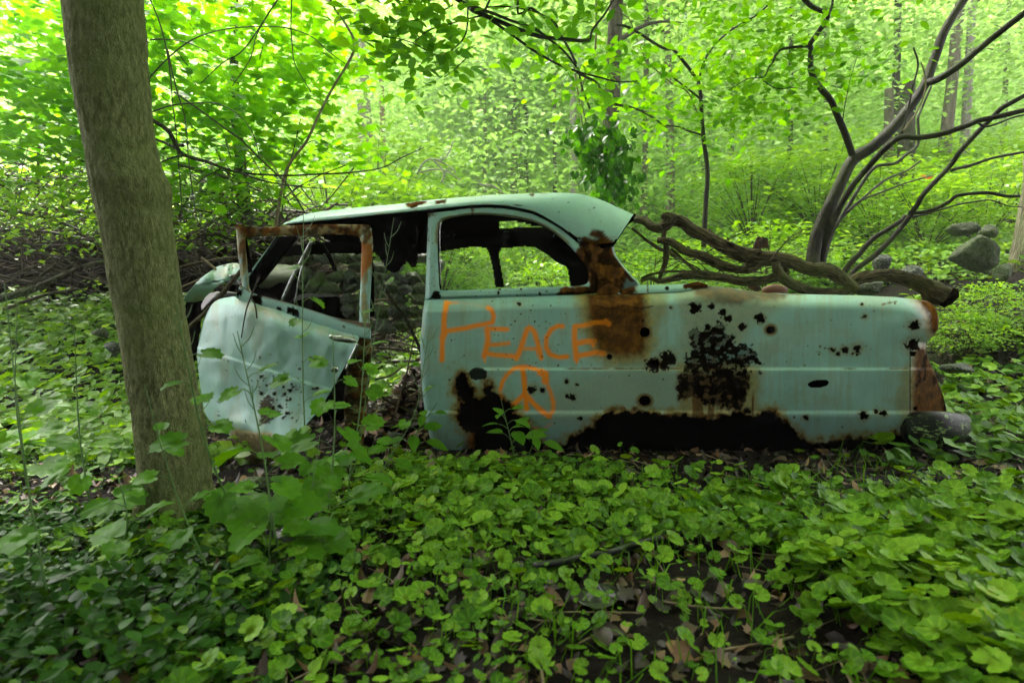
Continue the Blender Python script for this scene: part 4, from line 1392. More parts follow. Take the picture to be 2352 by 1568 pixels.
sheet("cowl", r1([(770, 735), (800, 690), (840, 640), (900, 560), (960, 515), (1060, 512), (1150, 530), (1190, 570), (1140, 640), (1040, 650), (960, 690), (880, 740)]),
      lambda x, y, u: 3.9 - .25 * np.sin(pi * np.clip((y - 608) / 60, 0, 1)) ** .6, M['olive'], seed=5, solid=.01)
sheet("dashboard", r1([(1110, 880), (1150, 820), (1210, 785), (1300, 780), (1420, 795), (1560, 800), (1600, 830), (1590, 960), (1640, 1060), (1500, 1120), (1300, 1060), (1130, 960)]), lambda x, y, u: 3.5 + .02 * np.sin(x / 9), M['dark'], noise=5, seed=6)
sheet("dashboard_rim", r1([(1130, 850), (1160, 815), (1220, 784), (1300, 778), (1430, 795), (1560, 800), (1500, 822), (1400, 808), (1290, 812), (1240, 830), (1180, 850)]), lambda x, y, u: 3.46 + 0 * x, M['purple'], noise=2, seed=7, solid=.004)
sheet("scuttle", [(470, 660), (640, 640), (760, 700), (830, 760), (835, 960), (640, 1010), (470, 1000)], lambda x, y, u: 3.75 + 0 * x, M['dark'], noise=8, seed=8)
# windscreen pillar, near and far, and the bright division bar
def plank(name, poly, Y, mat, th=.02, parent=CAR, **kw):
    return sheet(name, poly, (lambda x, y, u: Y + 0 * x) if not callable(Y) else Y, mat, noise=.8, parent=parent, solid=th, smoothed=False, **kw)


plank("windscreen_pillar_face", r1([(980, 240), (1018, 240), (760, 622), (705, 606)]), 3.02, M['paint'], .01, seed=11)
plank("windscreen_pillar", r1([(1016, 240), (1200, 240), (1120, 330), (860, 660), (770, 745), (720, 700), (762, 610)]), 3.06, M['dark'], .05, seed=12)
plank("far_windscreen_pillar", r1([(1340, 280), (1400, 282), (1450, 320), (1500, 400), (1560, 545), (1565, 575), (1535, 560), (1480, 430), (1430, 340), (1380, 300)]), 4.2, M['dark'], .03, seed=13)
V, Fq = tube(P(*np.array(r1([(1322, 262), (1240, 430), (1130, 640), (1030, 855)])).T, 3.0), [.008, .011, .012, .008], 8, squash=(1, .5))
wt = obj("window_divider", V, Fq, M['chrome'], CAR)
V, Fq = tube(P(*np.array(r1([(1316, 280), (1255, 440), (1200, 640), (1155, 880)])).T, 3.02), [.004, .007, .006, .004], 6)
obj("vent_window_post", V, Fq, M['chrome'], CAR)
plank("vent_window_channel", r1([(1322, 268), (1330, 280), (1200, 590), (1120, 860), (1070, 850), (1130, 700), (1230, 470)]), 3.04, M['dark'], .01, seed=14)

# ---- the door hanging open: window frame, outer skin peeled off, rusty rear edge
DOOR = thing("door", None, None, (0, 0, 0)); DOOR.parent = CAR
DOOR.location = (-.7, 2.7 - 3.6, .4)
DOOR['_base'] = [-.4, 2.7, .4]
DOOR.location = (-.4 - .3, 2.7 - 3.6, .4)
dY = lambda x: 2.84 - (x - 450) / 400.0 * .22


def rusty(A, x, y):
    f = fbm(x / 16, y / 10, 0, 4, 15)
    A['rust'][:] = .35 + .65 * sstep(.38, .55, f)
    A['stain'][:] = 1
    A['char'] = np.maximum(A['char'], .7 * sstep(.56, .66, fbm(x / 14, y / 14, 0, 4, 16)))


def half_rusty(A, x, y):
    A['stain'] = .9 * sstep(.40, .55, fbm(x / 10, y / 40, 0, 3, 17))
    A['rust'] = .9 * sstep(.48, .60, fbm(x / 8, y / 30, 0, 3, 18)) * sstep(680, 560, y)
    f = sdf([(833, 560), (856, 560), (856, 600), (843, 625), (832, 650)], x, y)
    A['rust'] = np.maximum(A['rust'], .7 * sstep(-2, 4, f)); A['spray'] = .45 * sstep(-2, 4, f)


def strip(name, outer, inner, Yf, mat, parent, attrf, nseg=120, rows_=9, bulge=.005):
    """a band between two open curves"""
    a = spline(np.c_[np.array(outer, float), np.zeros(len(outer))], nseg)[:, :2]
    b = spline(np.c_[np.array(inner, float), np.zeros(len(inner))], nseg)[:, :2]
    t = np.linspace(0, 1, rows_)[None, :, None]
    g_ = a[:, None] * (1 - t) + b[:, None] * t
    x, y = g_[..., 0], g_[..., 1]
    A = blank(x); attrf(A, x, y)
    Y = Yf(x) - bulge * np.sin(pi * t[..., 0])
    o = obj(name, P(x, y, Y), grid_faces(nseg, rows_), mat, parent, attrs=A)
    md = o.modifiers.new("thickness", 'SOLIDIFY'); md.thickness = .012; md.offset = 1
    return o


strip("top_rail", r1([(588, 145), (600, 130), (720, 145), (850, 152), (1050, 140), (1250, 131), (1500, 125), (1700, 126), (1868, 129), (1890, 150)]),
      r1([(672, 240), (700, 233), (760, 229), (850, 226), (1050, 219), (1250, 214), (1450, 211), (1650, 211), (1770, 228), (1812, 262)]), dY, M['paint'], DOOR, rusty)
strip("front_upright", r1([(588, 150), (592, 200), (602, 330), (618, 480), (632, 600), (645, 700), (640, 800), (600, 830)]),
      r1([(672, 245), (672, 290), (680, 380), (690, 470), (698, 560), (705, 640), (712, 720), (740, 790)]), dY, M['paint'], DOOR, half_rusty)
strip("rear_upright", r1([(1893, 150), (1903, 220), (1910, 300), (1906, 420), (1898, 560), (1892, 700), (1885, 850), (1880, 1000), (1885, 1170)]),
      r1([(1795, 240), (1812, 290), (1817, 350), (1814, 450), (1812, 560), (1808, 700), (1800, 850), (1798, 1000), (1796, 1170)]), dY, M['paint'], DOOR, half_rusty)
plank("window_channel", r1([(668, 262), (692, 240), (722, 400), (748, 575), (706, 585), (694, 470), (680, 350)]), lambda x, y, u: dY(x) + .03, M['dark'], .01, parent=DOOR, seed=21)
plank("rear_dark_strip", r1([(1906, 420), (1922, 560), (1922, 800), (1925, 1000), (1900, 1010), (1893, 800), (1898, 560)]), lambda x, y, u: dY(x) + .03, M['dark'], .03, parent=DOOR, seed=22)  # dark strip along the door's rear edge


def belt_at(A, x, y):
    t = y - curve([(550, 655), (575, 668), (610, 682), (680, 700), (740, 718), (800, 740), (850, 752)], x)
    A['rust'] = .9 * sstep(5, 1, t)
    for (a0, b0, ra) in ((593, 690, 13), (644, 710, 6), (670, 712, 8), (682, 719, 9), (553, 672, 8)):
        A['char'] = np.maximum(A['char'], sstep(ra, ra - 1.5, np.maximum(np.abs(x - a0), np.abs(y - b0)) + edge_noise(x, y, 5, 5, 3)))
    spots(A, x, y, 14, (560, 660, 850, 790), .8, 3, 6, stain=.3)


strip("belt_strip", r1([(640, 700), (700, 745), (780, 790), (880, 815), (1000, 850), (1150, 888), (1300, 935), (1450, 985), (1600, 1025), (1750, 1055), (1890, 1070)]),
      r1([(600, 815), (650, 840), (720, 868), (830, 900), (1000, 945), (1150, 1000), (1300, 1055), (1450, 1100), (1600, 1150), (1720, 1185), (1890, 1215)]), lambda x: dY(x) - .01, M['paint'], DOOR, belt_at)

SK_TOP = [(454, 800), (461, 762), (469, 736), (476, 717), (488, 698), (502, 688), (521, 683), (545, 681), (569, 690), (600, 701), (640, 712), (688, 731), (735, 745), (783, 759.5), (826, 772)]
SK_BOT = [(452, 810), (458, 870), (468, 935), (484, 968), (520, 990), (548, 1035), (578, 1068), (614, 1066), (659, 1025), (700, 978), (735, 937), (762, 893), (788, 847), (806, 815), (824, 780)]
nsx, nsy = 170, 130
aa = spline(np.c_[np.array(SK_TOP), np.zeros(len(SK_TOP))], nsx)[:, :2]
bb = spline(np.c_[np.array(SK_BOT), np.zeros(len(SK_BOT))], nsx)[:, :2]
t = np.linspace(0, 1, nsy)[None, :, None]
g_ = aa[:, None] * (1 - t) + bb[:, None] * t
px, py = g_[..., 0], g_[..., 1]
lft = curve_y([(560, 681), (521, 683), (488, 698), (469, 736), (454, 800), (452, 830), (460, 880), (470, 935), (484, 968), (520, 990), (560, 1050), (600, 1068)], py)
q = np.clip((px - lft) / 85, 0, 1)
topd = py - curve([(454, 690), (502, 688), (545, 681), (600, 701), (688, 731), (783, 759.5), (826, 772)], px)
Yd = dY(px) - .07 + .12 * (1 - q) ** 2.2 + .07 * (1 - np.clip(topd / 45, 0, 1)) ** 2 - .05 * np.sin(pi * np.clip((px - 520) / 280, 0, 1)) - .10 * sstep(900, 1060, py) - .03 * sstep(760, 820, px)
Yd = Yd + .020 * (fbm(px / 60, py / 90, 0, 3, 3) - .5) * 2 + .006 * np.abs(np.sin(px / 34 + py / 70 + 1.0))  - .012 * sstep(0, 6, (py - (848 + (px - 620) * .32)))
A = blank(px)
spots(A, px, py, 60, (590, 862, 700, 965), 1.5, 6.0, 31, stain=.25)
spots(A, px, py, 34, (500, 820, 760, 960), 1.0, 4.0, 32, stain=.25)
spots(A, px, py, 40, (455, 700, 800, 1000), .7, 2.0, 33, stain=.2)
low = sdf([(540, 985), (580, 1000), (614, 1000), (640, 1024), (618, 1060), (560, 1075), (520, 1040)], px, py) + edge_noise(px, py, 12, 10, 34)
A['char'] = np.maximum(A['char'], .7 * sstep(-3, 5, low)); A['stain'] = np.maximum(A['stain'], sstep(-14, 0, low))
rs = sdf([(596, 930), (620, 900), (636, 940), (620, 975), (596, 970)], px, py) + edge_noise(px, py, 7, 12, 35)
A['rust'] = np.maximum(A['rust'], .8 * sstep(-3, 3, rs)); A['char'] = np.maximum(A['char'], .6 * sstep(0, 4, rs))
st_ = sstep(.52, .66, fbm(px / 26, py / 120, 0, 3, 36)) * .28 + .45 * sstep(16, 2, np.abs(topd - 12) + edge_noise(px, py, 20, 12, 37)) * (px > 540)
A['stain'] = np.maximum(A['stain'], st_)
o = obj("outer_skin", P(px, py, Yd), grid_faces(nsx, nsy), M['paint'], DOOR, attrs=A)
md = o.modifiers.new("thickness", 'SOLIDIFY'); md.thickness = .003


def jamb_at(A, x, y):
    rusty(A, x, y)
    f = sstep(.50, .56, fbm(x / 7, y / 24, 0, 4, 19)) * sstep(4, 0, np.abs(x - curve_y([(852, 806), (847, 894), (840, 966), (835, 1030)], y)) - 3)
    A['rust'] *= 1 - f; A['char'] *= 1 - f
    A['char'] = np.maximum(A['char'], .75 * sstep(.5, .6, fbm(x / 20, y / 20, 0, 4, 20)))


strip("rusty_rear_edge", [(853, 775), (853, 806), (851, 850), (847, 894), (843, 930), (840, 966), (836, 1010), (833, 1032)], [(822, 775), (806, 810), (800, 842), (796, 890), (793, 942), (797, 975), (808, 1000), (818, 1032)],
      lambda x: dY(x) + .05, M['paint'], DOOR, jamb_at)['label'] = "rusty orange rear edge of the open door"
V, Fq = tube(P(*np.array(r1([(1490, 1190), (1540, 1212), (1620, 1222), (1700, 1232), (1745, 1240)])).T, 2.50), [.007, .012, .014, .013, .008], 10, squash=(1, .8))
obj("door_handle", V, Fq, M['chrome'], DOOR)
V, Fq = tube(P(*np.array(r1([(1762, 1262), (1740, 1320), (1690, 1420), (1650, 1520)])).T, 2.53), [.006, .008, .008, .005], 8)
obj("edge_trim", V, Fq, M['chrome'], DOOR)
V, Fq = tube([P(768.6, 848, 2.515), P(768.6, 848, 2.50)], [.017, .015], 18)
obj("lock_escutcheon", V, Fq, M['chrome'], DOOR)
V, Fq = join([tube([P(768.6 + a, 848, 2.502), P(768.6 + a, 848, 2.496)], [.0045, .004], 10) for a in (-3.2, 3.2)])
obj("lock_holes", V, Fq, M['dark'], DOOR)
# bent hinge posts standing out of the boot
for pl, nm in ((cA([(1635, 440), (1660, 434), (1690, 520), (1620, 700), (1560, 780), (1505, 735), (1560, 640)]), "boot_hinge"), (cA([(1680, 440), (1740, 450), (1748, 560), (1680, 560)]), "boot_hinge"), (cA([(1560, 900), (1640, 900), (1680, 1005), (1620, 1010), (1540, 970)]), "hinge_foot")):
    plank(nm, pl, 3.62, M['steel'], .02, seed=31)
V, Fq = tube(P(*np.array(cA([(1700, 1000), (1780, 985), (1860, 985), (1945, 1000)])).T, 4.3), [.02, .032, .038, .03], 12)
obj("far_tail_lamp", V, Fq, plain_mat("red_primer", (.16, .06, .04), .6), CAR)

# ------------------------------------------------------------------ trees, branches, rocks
c4 = lambda pts: [(.3418 * x, .3418 * y) for x, y in pts]
c5 = lambda pts: [(746.5 + .3418 * x, .3418 * y) for x, y in pts]
c6 = lambda pts: [(1548 + .3418 * x, .3418 * y) for x, y in pts]
cR = lambda pts: [(1320.7 + .2857 * x, .2857 * y) for x, y in pts]
cB = lambda pts: [(1895 + .2636 * x, 448 + .2636 * y) for x, y in pts]


def P2(pts, Y):
    a = np.array(pts, float)
    Yv = np.interp(np.linspace(0, 1, len(a)), np.linspace(0, 1, len(np.atleast_1d(Y))), np.atleast_1d(Y))
    return P(a[:, 0], a[:, 1], Yv)


def sprays(lines, per_m, leaves, rad, size, protos, flat=.5, spread=.6, tint=None, droop=.4, seed=1):
    """leaf clusters scattered along 3-D lines"""
    rng = np.random.default_rng(seed)
    cs = []
    for L in lines:
        L = np.asarray(L)
        q = spline(L, 40)
        ln = np.linalg.norm(np.diff(q, axis=0), axis=1).sum()
        k = max(1, int(ln * per_m))
        c = q[rng.integers(0, 40, k)]
        cs.append(c + rng.normal(0, rad * .8, (k, 3)) * [1, 1, .5])
    cs = np.concatenate(cs)
    return spray_cloud(cs, leaves, rad, flat, size, protos, tint, 1.0, spread, rng, droop)


# ---- the leaning trunk at the left, with its crown overhead
TR = [(-160, 100, 305), (0, 147, 326), (120, 160, 335), (200, 171, 342), (300, 190, 352), (370, 203, 368), (430, 214, 392), (480, 223, 391), (540, 236, 398), (600, 247, 408), (700, 264, 423), (800, 280, 440), (900, 296, 458), (1000, 309, 474), (1080, 317, 486), (1140, 322, 500), (1185, 318, 520), (1225, 300, 548), (1262, 275, 580)]
TY = 1.98
nv, nu = 340, 120
pyv = np.linspace(-160, 1262, nv)
Lf = spline([(y, l, 0) for y, l, r in TR], 400); Rg = spline([(y, r, 0) for y, l, r in TR], 400)
l_, r_ = np.interp(pyv, Lf[:, 0], Lf[:, 1]), np.interp(pyv, Rg[:, 0], Rg[:, 1])
cx = P((l_ + r_) / 2, pyv, TY)
rad = .88 * (r_ - l_) / 2 / FPX * TY
th = np.linspace(0, 2 * pi, nu, endpoint=False)
zz = cx[:, 2:3]
ax = zz * 11
rid = np.abs(fbm(np.cos(th)[None] * 7 + zz * .5, np.sin(th)[None] * 7 + zz * 1.0, ax * .55, 4, 9) - .5) * 2
disp = 1 + .10 * (rid - .3) + .05 * (fbm(np.cos(th)[None] * 1.2, np.sin(th)[None] * 1.2, zz * 3, 3, 4) - .5)
flare = sstep(.16, -.02, zz)
disp = disp + flare * .30 * np.sin(th * 5 + 1.0)[None]
V = np.stack([cx[:, 0:1] + np.cos(th)[None] * rad[:, None] * disp, TY + np.sin(th)[None] * rad[:, None] * disp * np.ones_like(zz), zz + 0 * th[None]], -1)
i = np.arange(nv - 1)[:, None] * nu; j = np.arange(nu)[None]; j2 = (j + 1) % nu
F = np.stack([i + j, i + j2, i + nu + j2, i + nu + j], -1).reshape(-1, 4)
TREE = thing("leaning_tree", "thick grey brown trunk leaning left in front of the wreck's open door", "tree", (-1.2, TY, 0))
obj("trunk", V.reshape(-1, 3), F, M['bark_near'], TREE)
top_c = cx[0]
V, Fq = tube([top_c + [0, 0, -.06], top_c + [-.22, 0, .8], top_c + [-.5, .1, 2.2], top_c + [-.6, .2, 4.2], top_c + [-.6, .2, 6.5]], [.128, .125, .11, .08, .03], 28, n=60, rough=.04)
obj("upper_trunk", V, Fq, M['bark_near'], TREE)
limbs = []
for k in range(14):
    an = k * 2.4 + .3; z0 = 2.6 + 3.2 * (k / 14)
    p0 = np.array([top_c[0] - .5, TY + .2, z0 + 1.2]); L = R.uniform(2.2, 3.6) * (1 - .3 * k / 14)
    p1 = p0 + [cos(an) * L * .5, sin(an) * L * .5, .7]; p2 = p0 + [cos(an) * L, sin(an) * L, 1.0]
    limbs.append([p0, p1, p2])
V, Fq = join([tube(l, [.045, .03, .008], 6, 10) for l in limbs])
obj("limb", V, Fq, M['bark_near'], TREE)


def shade_canopy(cx_, cy_, cz, rx, ry, rz, n, per, size, mat, name, parent, seed, tint=None):
    rng = np.random.default_rng(seed)
    u = rng.normal(0, 1, (n, 3)); u /= np.linalg.norm(u, axis=1)[:, None]; u *= rng.uniform(.45, 1, n)[:, None] ** .5
    c = np.array([cx_, cy_, cz]) + u * [rx, ry, rz]
    return leaf_obj(name, mat, spray_cloud(c, per, .32, .3, size, [oval_leaf(.3, 2, .1, .2)], tint, 1.0, .5, rng), parent)


shade_canopy(-.7, 2.4, 5.2, 2.7, 3.4, 1.5, 640, 14, .17, M['leaf_wood'], "crown", TREE, 3)  # crown out of frame, placed and thickened to darken the foreground

shade_canopy(-2.5, 4.3, 5.3, 1.7, 1.8, .9, 170, 14, .17, M['leaf_wood'], "added_shade_leaves", TREE, 5)  # unseen leaves added to keep the sun off the lower left

# ---- the tree whose boughs reach in over the roof; its trunk stands right behind the camera's shoulder
OV = thing("overhanging_tree", "dark thin boughs with drooping oval leaves reaching in above the wreck's roof", "tree", (-3.4, 1.4, 0))
trunk = [(-3.4, 1.4, -.1), (-3.45, 1.5, 1.5), (-3.3, 1.8, 3.0), (-3.0, 2.0, 4.6), (-2.9, 2.0, 6.5)]
V, Fq = tube(trunk, [.17, .15, .13, .10, .05], 16, n=50, rough=.06)
obj("trunk", V, Fq, M['bark_dark'], OV)
far_end = [(-3.2, 1.9, 3.4), (-2.0, 2.7, 3.15)]


def bough(pts, Y, r, parent, name="bough", mat='bark_wet', lead=None, sides=8):
    a = P2(pts, Y)
    rr = .9 * np.interp(np.linspace(0, 1, len(a)), np.linspace(0, 1, len(np.atleast_1d(r))), np.atleast_1d(r)) / FPX * a[:, 1]
    if lead is not None:
        a = np.concatenate([lead, a]); rr = np.concatenate([[rr[0] * 2.0, rr[0] * 1.3][:len(lead)], rr])
    V, Fq = tube(a, rr, sides, n=6 * len(a), rough=.10, knots=.25)
    obj(name, V, Fq, M['bark_wet_flow' if mat == 'bark_wet' else mat], parent, attrs={'barkco': tube.co})
    return a


B = []
B.append(bough(c5([(860, -20), (960, 50), (1060, 100), (1180, 150), (1280, 190), (1400, 235), (1500, 255), (1620, 265), (1700, 275), (1780, 270)]), 3.6, (5.5, 4), OV, lead=far_end))
B.append(bough(c5([(1780, 272), (1800, 200), (1870, 110), (1950, -20)]), 3.6, (3, 2.2), OV))
B.append(bough(c5([(930, 20), (1040, 60), (1150, 100), (1250, 140), (1400, 190), (1500, 260), (1600, 340), (1690, 450)]), 3.55, (4, 2.6), OV))
B.append(bough(c5([(1120, 140), (1250, 230), (1400, 340), (1560, 430), (1690, 480), (1840, 520), (1970, 550), (2100, 545)]), (3.6, 3.9), (3.6, 1.6), OV))
B.append(bough(c5([(1300, -20), (1380, 50), (1450, 100), (1540, 150), (1600, 260), (1650, 350), (1700, 460), (1730, 600), (1780, 730)]), (3.7, 4.2), (3.4, 2.6), OV, lead=[(.3, 3.0, 3.6)]))
B.append(bough(c5([(1060, 100), (1085, 50), (1110, -10)]), 3.6, (3, 2.4), OV))
B.append(bough(c5([(1090, 50), (1200, 45), (1320, 60), (1430, 85)]), 3.6, (2, 1.2), OV))
B.append(bough(c5([(1060, 105), (950, 130), (830, 165), (700, 205), (590, 290)]), (3.6, 3.4), (2.0, 1.0), OV))
B.append(bough(c5([(960, 60), (955, 180), (930, 260), (850, 340), (780, 375), (700, 350), (600, 295), (500, 262), (400, 245), (280, 180)]), (3.6, 3.3), (2.2, 1.0), OV))
B.append(bough(c5([(860, 35), (740, 100), (640, 130), (500, 150), (300, 165)]), (3.6, 3.3), (1.8, .9), OV))
B.append(bough(c5([(960, 380), (870, 470), (800, 520)]), 3.5, (1.2, .8), OV))
B.append(bough(c5([(780, -10), (600, 20), (420, -5)]), 3.5, (2, 1.2), OV))
B.append(bough(c5([(1700, 490), (1830, 560), (1860, 650), (1960, 700), (2060, 720), (2180, 780), (2300, 860)]), (3.9, 4.6), (2.6, 1.6), OV))
dl = sprays([B[7], B[8][2:], B[9], B[10]], 16, 7, .085, .085, OVAL, .9, .6, None, 1.0, 4)
dl2 = sprays([B[0][-6:], B[2], B[3], B[4], B[6], B[12]], 10, 5, .10, .085, OVAL, .9, .6, None, 1.0, 6)
dl3 = sprays([P2(c5([(250, 40), (520, 60), (800, 60)]), 3.4), P2(c5([(300, 250), (500, 330), (560, 430)]), 3.35), P2(c5([(700, 560), (760, 520), (980, 570)]), 3.5), P2(c5([(1350, 40), (1650, 60), (1900, 30)]), 3.9), P2(c5([(1450, 300), (1650, 400), (1900, 440)]), 4.2), P2(c5([(1900, 330), (2100, 420), (2300, 500)]), 4.5)], 22, 8, .10, .085, OVAL, .9, .6, None, 1.0, 7)
leaf_obj("foliage", M['leaf_branch'], merge([dl, dl2, dl3]), OV)
shade_canopy(2.2, 3.0, 5.8, 3.9, 3.6, 1.5, 780, 14, .17, M['leaf_wood'], "crown", OV, 13)  # crown out of frame, set apart from its trunk to shade the foreground
V, Fq = tube([(-3.0, 2.0, 4.6), (-1.2, 1.4, 5.4), (1.4, .8, 5.6)], [.09, .06, .02], 8)
obj("limb", V, Fq, M['bark_dark'], OV)

# ---- many-stemmed tree right of centre
MS = thing("many_stemmed_tree", "wet brown forked tree of several stems rising behind the boot and fallen log", "tree", P(1862, 600, 5.2))
Y0 = 5.2
MSB = [
    bough(c6([(925, 1800), (945, 1660), (965, 1567), (1040, 1400), (1120, 1230), (1200, 1080), (1330, 990), (1480, 850), (1600, 700), (1690, 560), (1750, 400), (1800, 250), (1870, 120), (1970, -30)]), Y0, (17, 15, 15, 14, 12.5, 11, 10, 9), MS, "main_stem", sides=14),
    bough(c6([(1690, 560), (1780, 530), (1920, 440), (2050, 330), (2200, 210), (2380, 70)]), (5.2, 4.6), (9, 7), MS, "stem", sides=10),
    bough(c6([(1212, 1075), (1150, 900), (1100, 780), (1050, 670), (960, 560), (920, 460), (920, 330), (912, 300), (990, 190), (1035, 100), (980, 70), (920, 40), (860, -20)]), (5.2, 4.8), (8.5, 7, 6, 6), MS, "stem", sides=10),
    bough(c6([(912, 310), (750, 325), (690, 360), (665, 420)]), 4.9, (3.6, 3), MS, "branch"),
    bough(c6([(665, 420), (640, 450), (600, 520), (500, 530), (380, 600)]), 4.9, (2, 1), MS, "branch"),
    bough(c6([(600, 545), (690, 595), (800, 590), (880, 600)]), 4.9, (1.5, .8), MS, "branch"),
    bough(c6([(1035, 105), (1060, 50), (1070, -10)]), 4.8, (4, 3), MS, "branch"),
    bough(c6([(985, 1800), (1005, 1660), (1040, 1567), (1110, 1400), (1200, 1250), (1300, 1130), (1400, 1020), (1520, 925), (1650, 925), (1800, 900), (1950, 850), (2050, 810), (2200, 780), (2380, 735)]), (5.3, 4.9, 4.3), (9, 8, 7, 7, 6), MS, "stem", sides=10),
    bough(c6([(990, 1800), (1015, 1660), (1070, 1550), (1180, 1370), (1300, 1180), (1370, 1115), (1480, 1100), (1560, 1040), (1640, 970), (1640, 800), (1660, 740), (1730, 580)]), (5.3, 5.6), (5.5, 4.5, 3.5, 2.5), MS, "stem"),
    bough(c6([(1000, 1800), (1035, 1660), (1100, 1500), (1250, 1350), (1420, 1210), (1560, 1150), (1660, 1080)]), (5.3, 5.8), (4.5, 3, 2), MS, "stem"),
    bough(c6([(1160, 1425), (1250, 1350), (1400, 1290), (1560, 1230), (1700, 1190), (1760, 1175)]), (5.3, 5.6), (3, 2, 1), MS, "branch"),
    bough(c6([(1530, 900), (1570, 760), (1600, 600), (1640, 440), (1610, 320)]), 5.1, (3, 2), MS, "branch"),
    bough(c6([(1540, 880), (1640, 740), (1690, 600), (1680, 480), (1660, 420)]), 5.0, (2.2, 1.6), MS, "branch", 'twig_tan'),
    bough(c6([(1130, 850), (1150, 700), (1200, 480), (1260, 300)]), 5.1, (1.3, .7), MS, "branch"),
]
leaf_obj("foliage", M['leaf_branch'], merge([sprays([MSB[4], MSB[5], MSB[3]], 14, 8, .12, .08, OVAL, .9, .6, None, .8, 14),
         sprays([P2(c6([(120, 60), (500, 40), (800, 120)]), 5.0), P2(c6([(250, 300), (550, 260), (850, 300)]), 5.1), P2(c6([(300, 500), (560, 480), (880, 520)]), 5.2), P2(c6([(420, 680), (700, 640), (900, 680)]), 5.3), P2(c6([(960, 200), (1180, 160), (1300, 320)]), 4.8), P2(c6([(980, 330), (1180, 420), (1250, 560)]), 5.0), P2(c6([(250, 860), (500, 800), (650, 830)]), 5.4)], 20, 12, .17, .08, OVAL, .7, .55, None, .6, 15)]), MS)

SS = thing("slanting_shrub", "thin dark bare stems slanting up to the right beside the mossy boulder", "shrub", P(1945, 650, 4.9))
for pts, Y, r in ((cB([(215, 735), (250, 660), (330, 600), (440, 520), (560, 400), (680, 260), (760, 150)]), 4.9, (7, 6.5, 6)),
                  (cB([(740, 165), (800, 90)]) + c6([(1690, 1290), (1850, 1120), (1930, 1010), (2050, 880), (2150, 780), (2200, 730), (2270, 690), (2370, 635)]), (4.9, 4.5), (6, 6, 5.5)),
                  (cB([(140, 720), (200, 620), (300, 510), (420, 380), (560, 290), (660, 225), (700, 180)]), 5.0, (8, 6, 5)),
                  (cB([(775, 155), (850, 150), (960, 120), (1080, 60), (1160, 5), (1400, -20), (1560, 5), (1700, 10)]), (4.9, 4.6), (5, 3.5)),
                  (c6([(1860, 1145), (2000, 1110), (2150, 1060), (2370, 1020)]), 4.8, (4, 3)),
                  (cB([(755, 188), (850, 175), (1000, 130), (1150, 85), (1300, 60), (1440, 45), (1600, 95), (1720, 105)]), 4.95, (2.6, 1.4)),
                  (c6([(2030, 820), (2110, 850), (2280, 790), (2370, 770)]), 4.6, (3, 2))):
    bough(pts, Y, r, SS, "stem", sides=9)

SAPL = thing("forked_sapling", "slim grey sapling forking into a Y above the fallen log", "sapling", P(1618, 560, 5.6))
SB = [bough(c6([(200, 1660), (205, 1540), (215, 1350), (225, 1150), (200, 950), (190, 830), (180, 650), (165, 550)]), 5.6, (7, 5.5, 4.6), SAPL, "trunk"),
      bough(cR([(990, 650), (900, 530), (790, 400), (720, 390), (640, 350), (520, 270), (400, 210), (330, 200)]), (5.6, 5.2), (4, 3), SAPL, "branch"),
      bough(c6([(165, 550), (200, 420), (260, 320), (350, 230), (470, 150), (560, 100), (680, -10)]), (5.6, 5.2), (2.8, 2), SAPL, "branch"),
      bough(cR([(1000, 790), (900, 710), (820, 650), (760, 600)]), 5.6, (2.4, 1.8), SAPL, "branch"),
      bough(cR([(1020, 1085), (900, 1050), (830, 1020), (660, 1010), (560, 1050), (450, 1120)]), (5.6, 5.3), (2.6, 1), SAPL, "branch"),
      bough(cR([(1010, 980), (960, 850), (900, 735), (780, 670), (680, 590), (580, 490), (520, 370), (470, 240), (430, 150), (300, 70)]), (5.6, 5.2), (1.8, 1.3), SAPL, "branch", 'twig_tan'),
      bough(cR([(700, 1000), (560, 900), (440, 860), (350, 850), (220, 780), (190, 690), (0, 575)]), (5.4, 4.4), (1.8, 2.2), SAPL, "branch")]
leaf_obj("foliage", M['leaf_branch'], sprays([SB[2], SB[4], SB[6], SB[3], P2(cR([(800, 600), (1000, 500), (1200, 450)]), 5.5), P2(cR([(750, 1150), (900, 1200), (1100, 1250)]), 5.6), P2(cR([(450, 650), (700, 850), (850, 900)]), 5.5)], 9, 6, .12, .085, OVAL, .8, .6, None, .8, 21), SAPL)

# ---- hanging ivy clump over the rear of the roof
IV = thing("ivy_clump", "dark green glossy ivy hanging in a ragged clump behind the wreck's roof", "ivy", P(1385, 460, 4.6))
st_ = [bough([(1370, -10), (1366, 120), (1335, 210), (1352, 300), (1390, 400), (1410, 450)], 4.6, (2.5, 1.2), IV, "stem", 'twig_tan'),
       bough([(1318, 150), (1330, 230), (1345, 330), (1372, 420)], 4.6, (2.0, 1.0), IV, "stem", 'twig_tan')]
rng = np.random.default_rng(33)
n = 430
t = rng.uniform(0, 1, n)
ix = 1358 + 60 * t + rng.normal(0, 42 + 0 * t, n) * (1 - .45 * t); iy = 280 + 175 * t + rng.normal(0, 12, n)
pos = P(ix, iy, 4.6 + rng.normal(0, .12, n))
nn = np.stack([rng.normal(0, .5, n), -1 + rng.normal(0, .3, n), .5 + rng.normal(0, .3, n)], 1); hh = np.stack([rng.normal(0, .5, n), rng.normal(0, .2, n), -1 + 0 * t], 1)
leaf_obj("foliage", M['leaf_ivy'], scatter(HEART + OVAL, pos, nn, hh, .066 * rng.uniform(.6, 1.3, n), rng.uniform(0, 1, n), rng), IV)

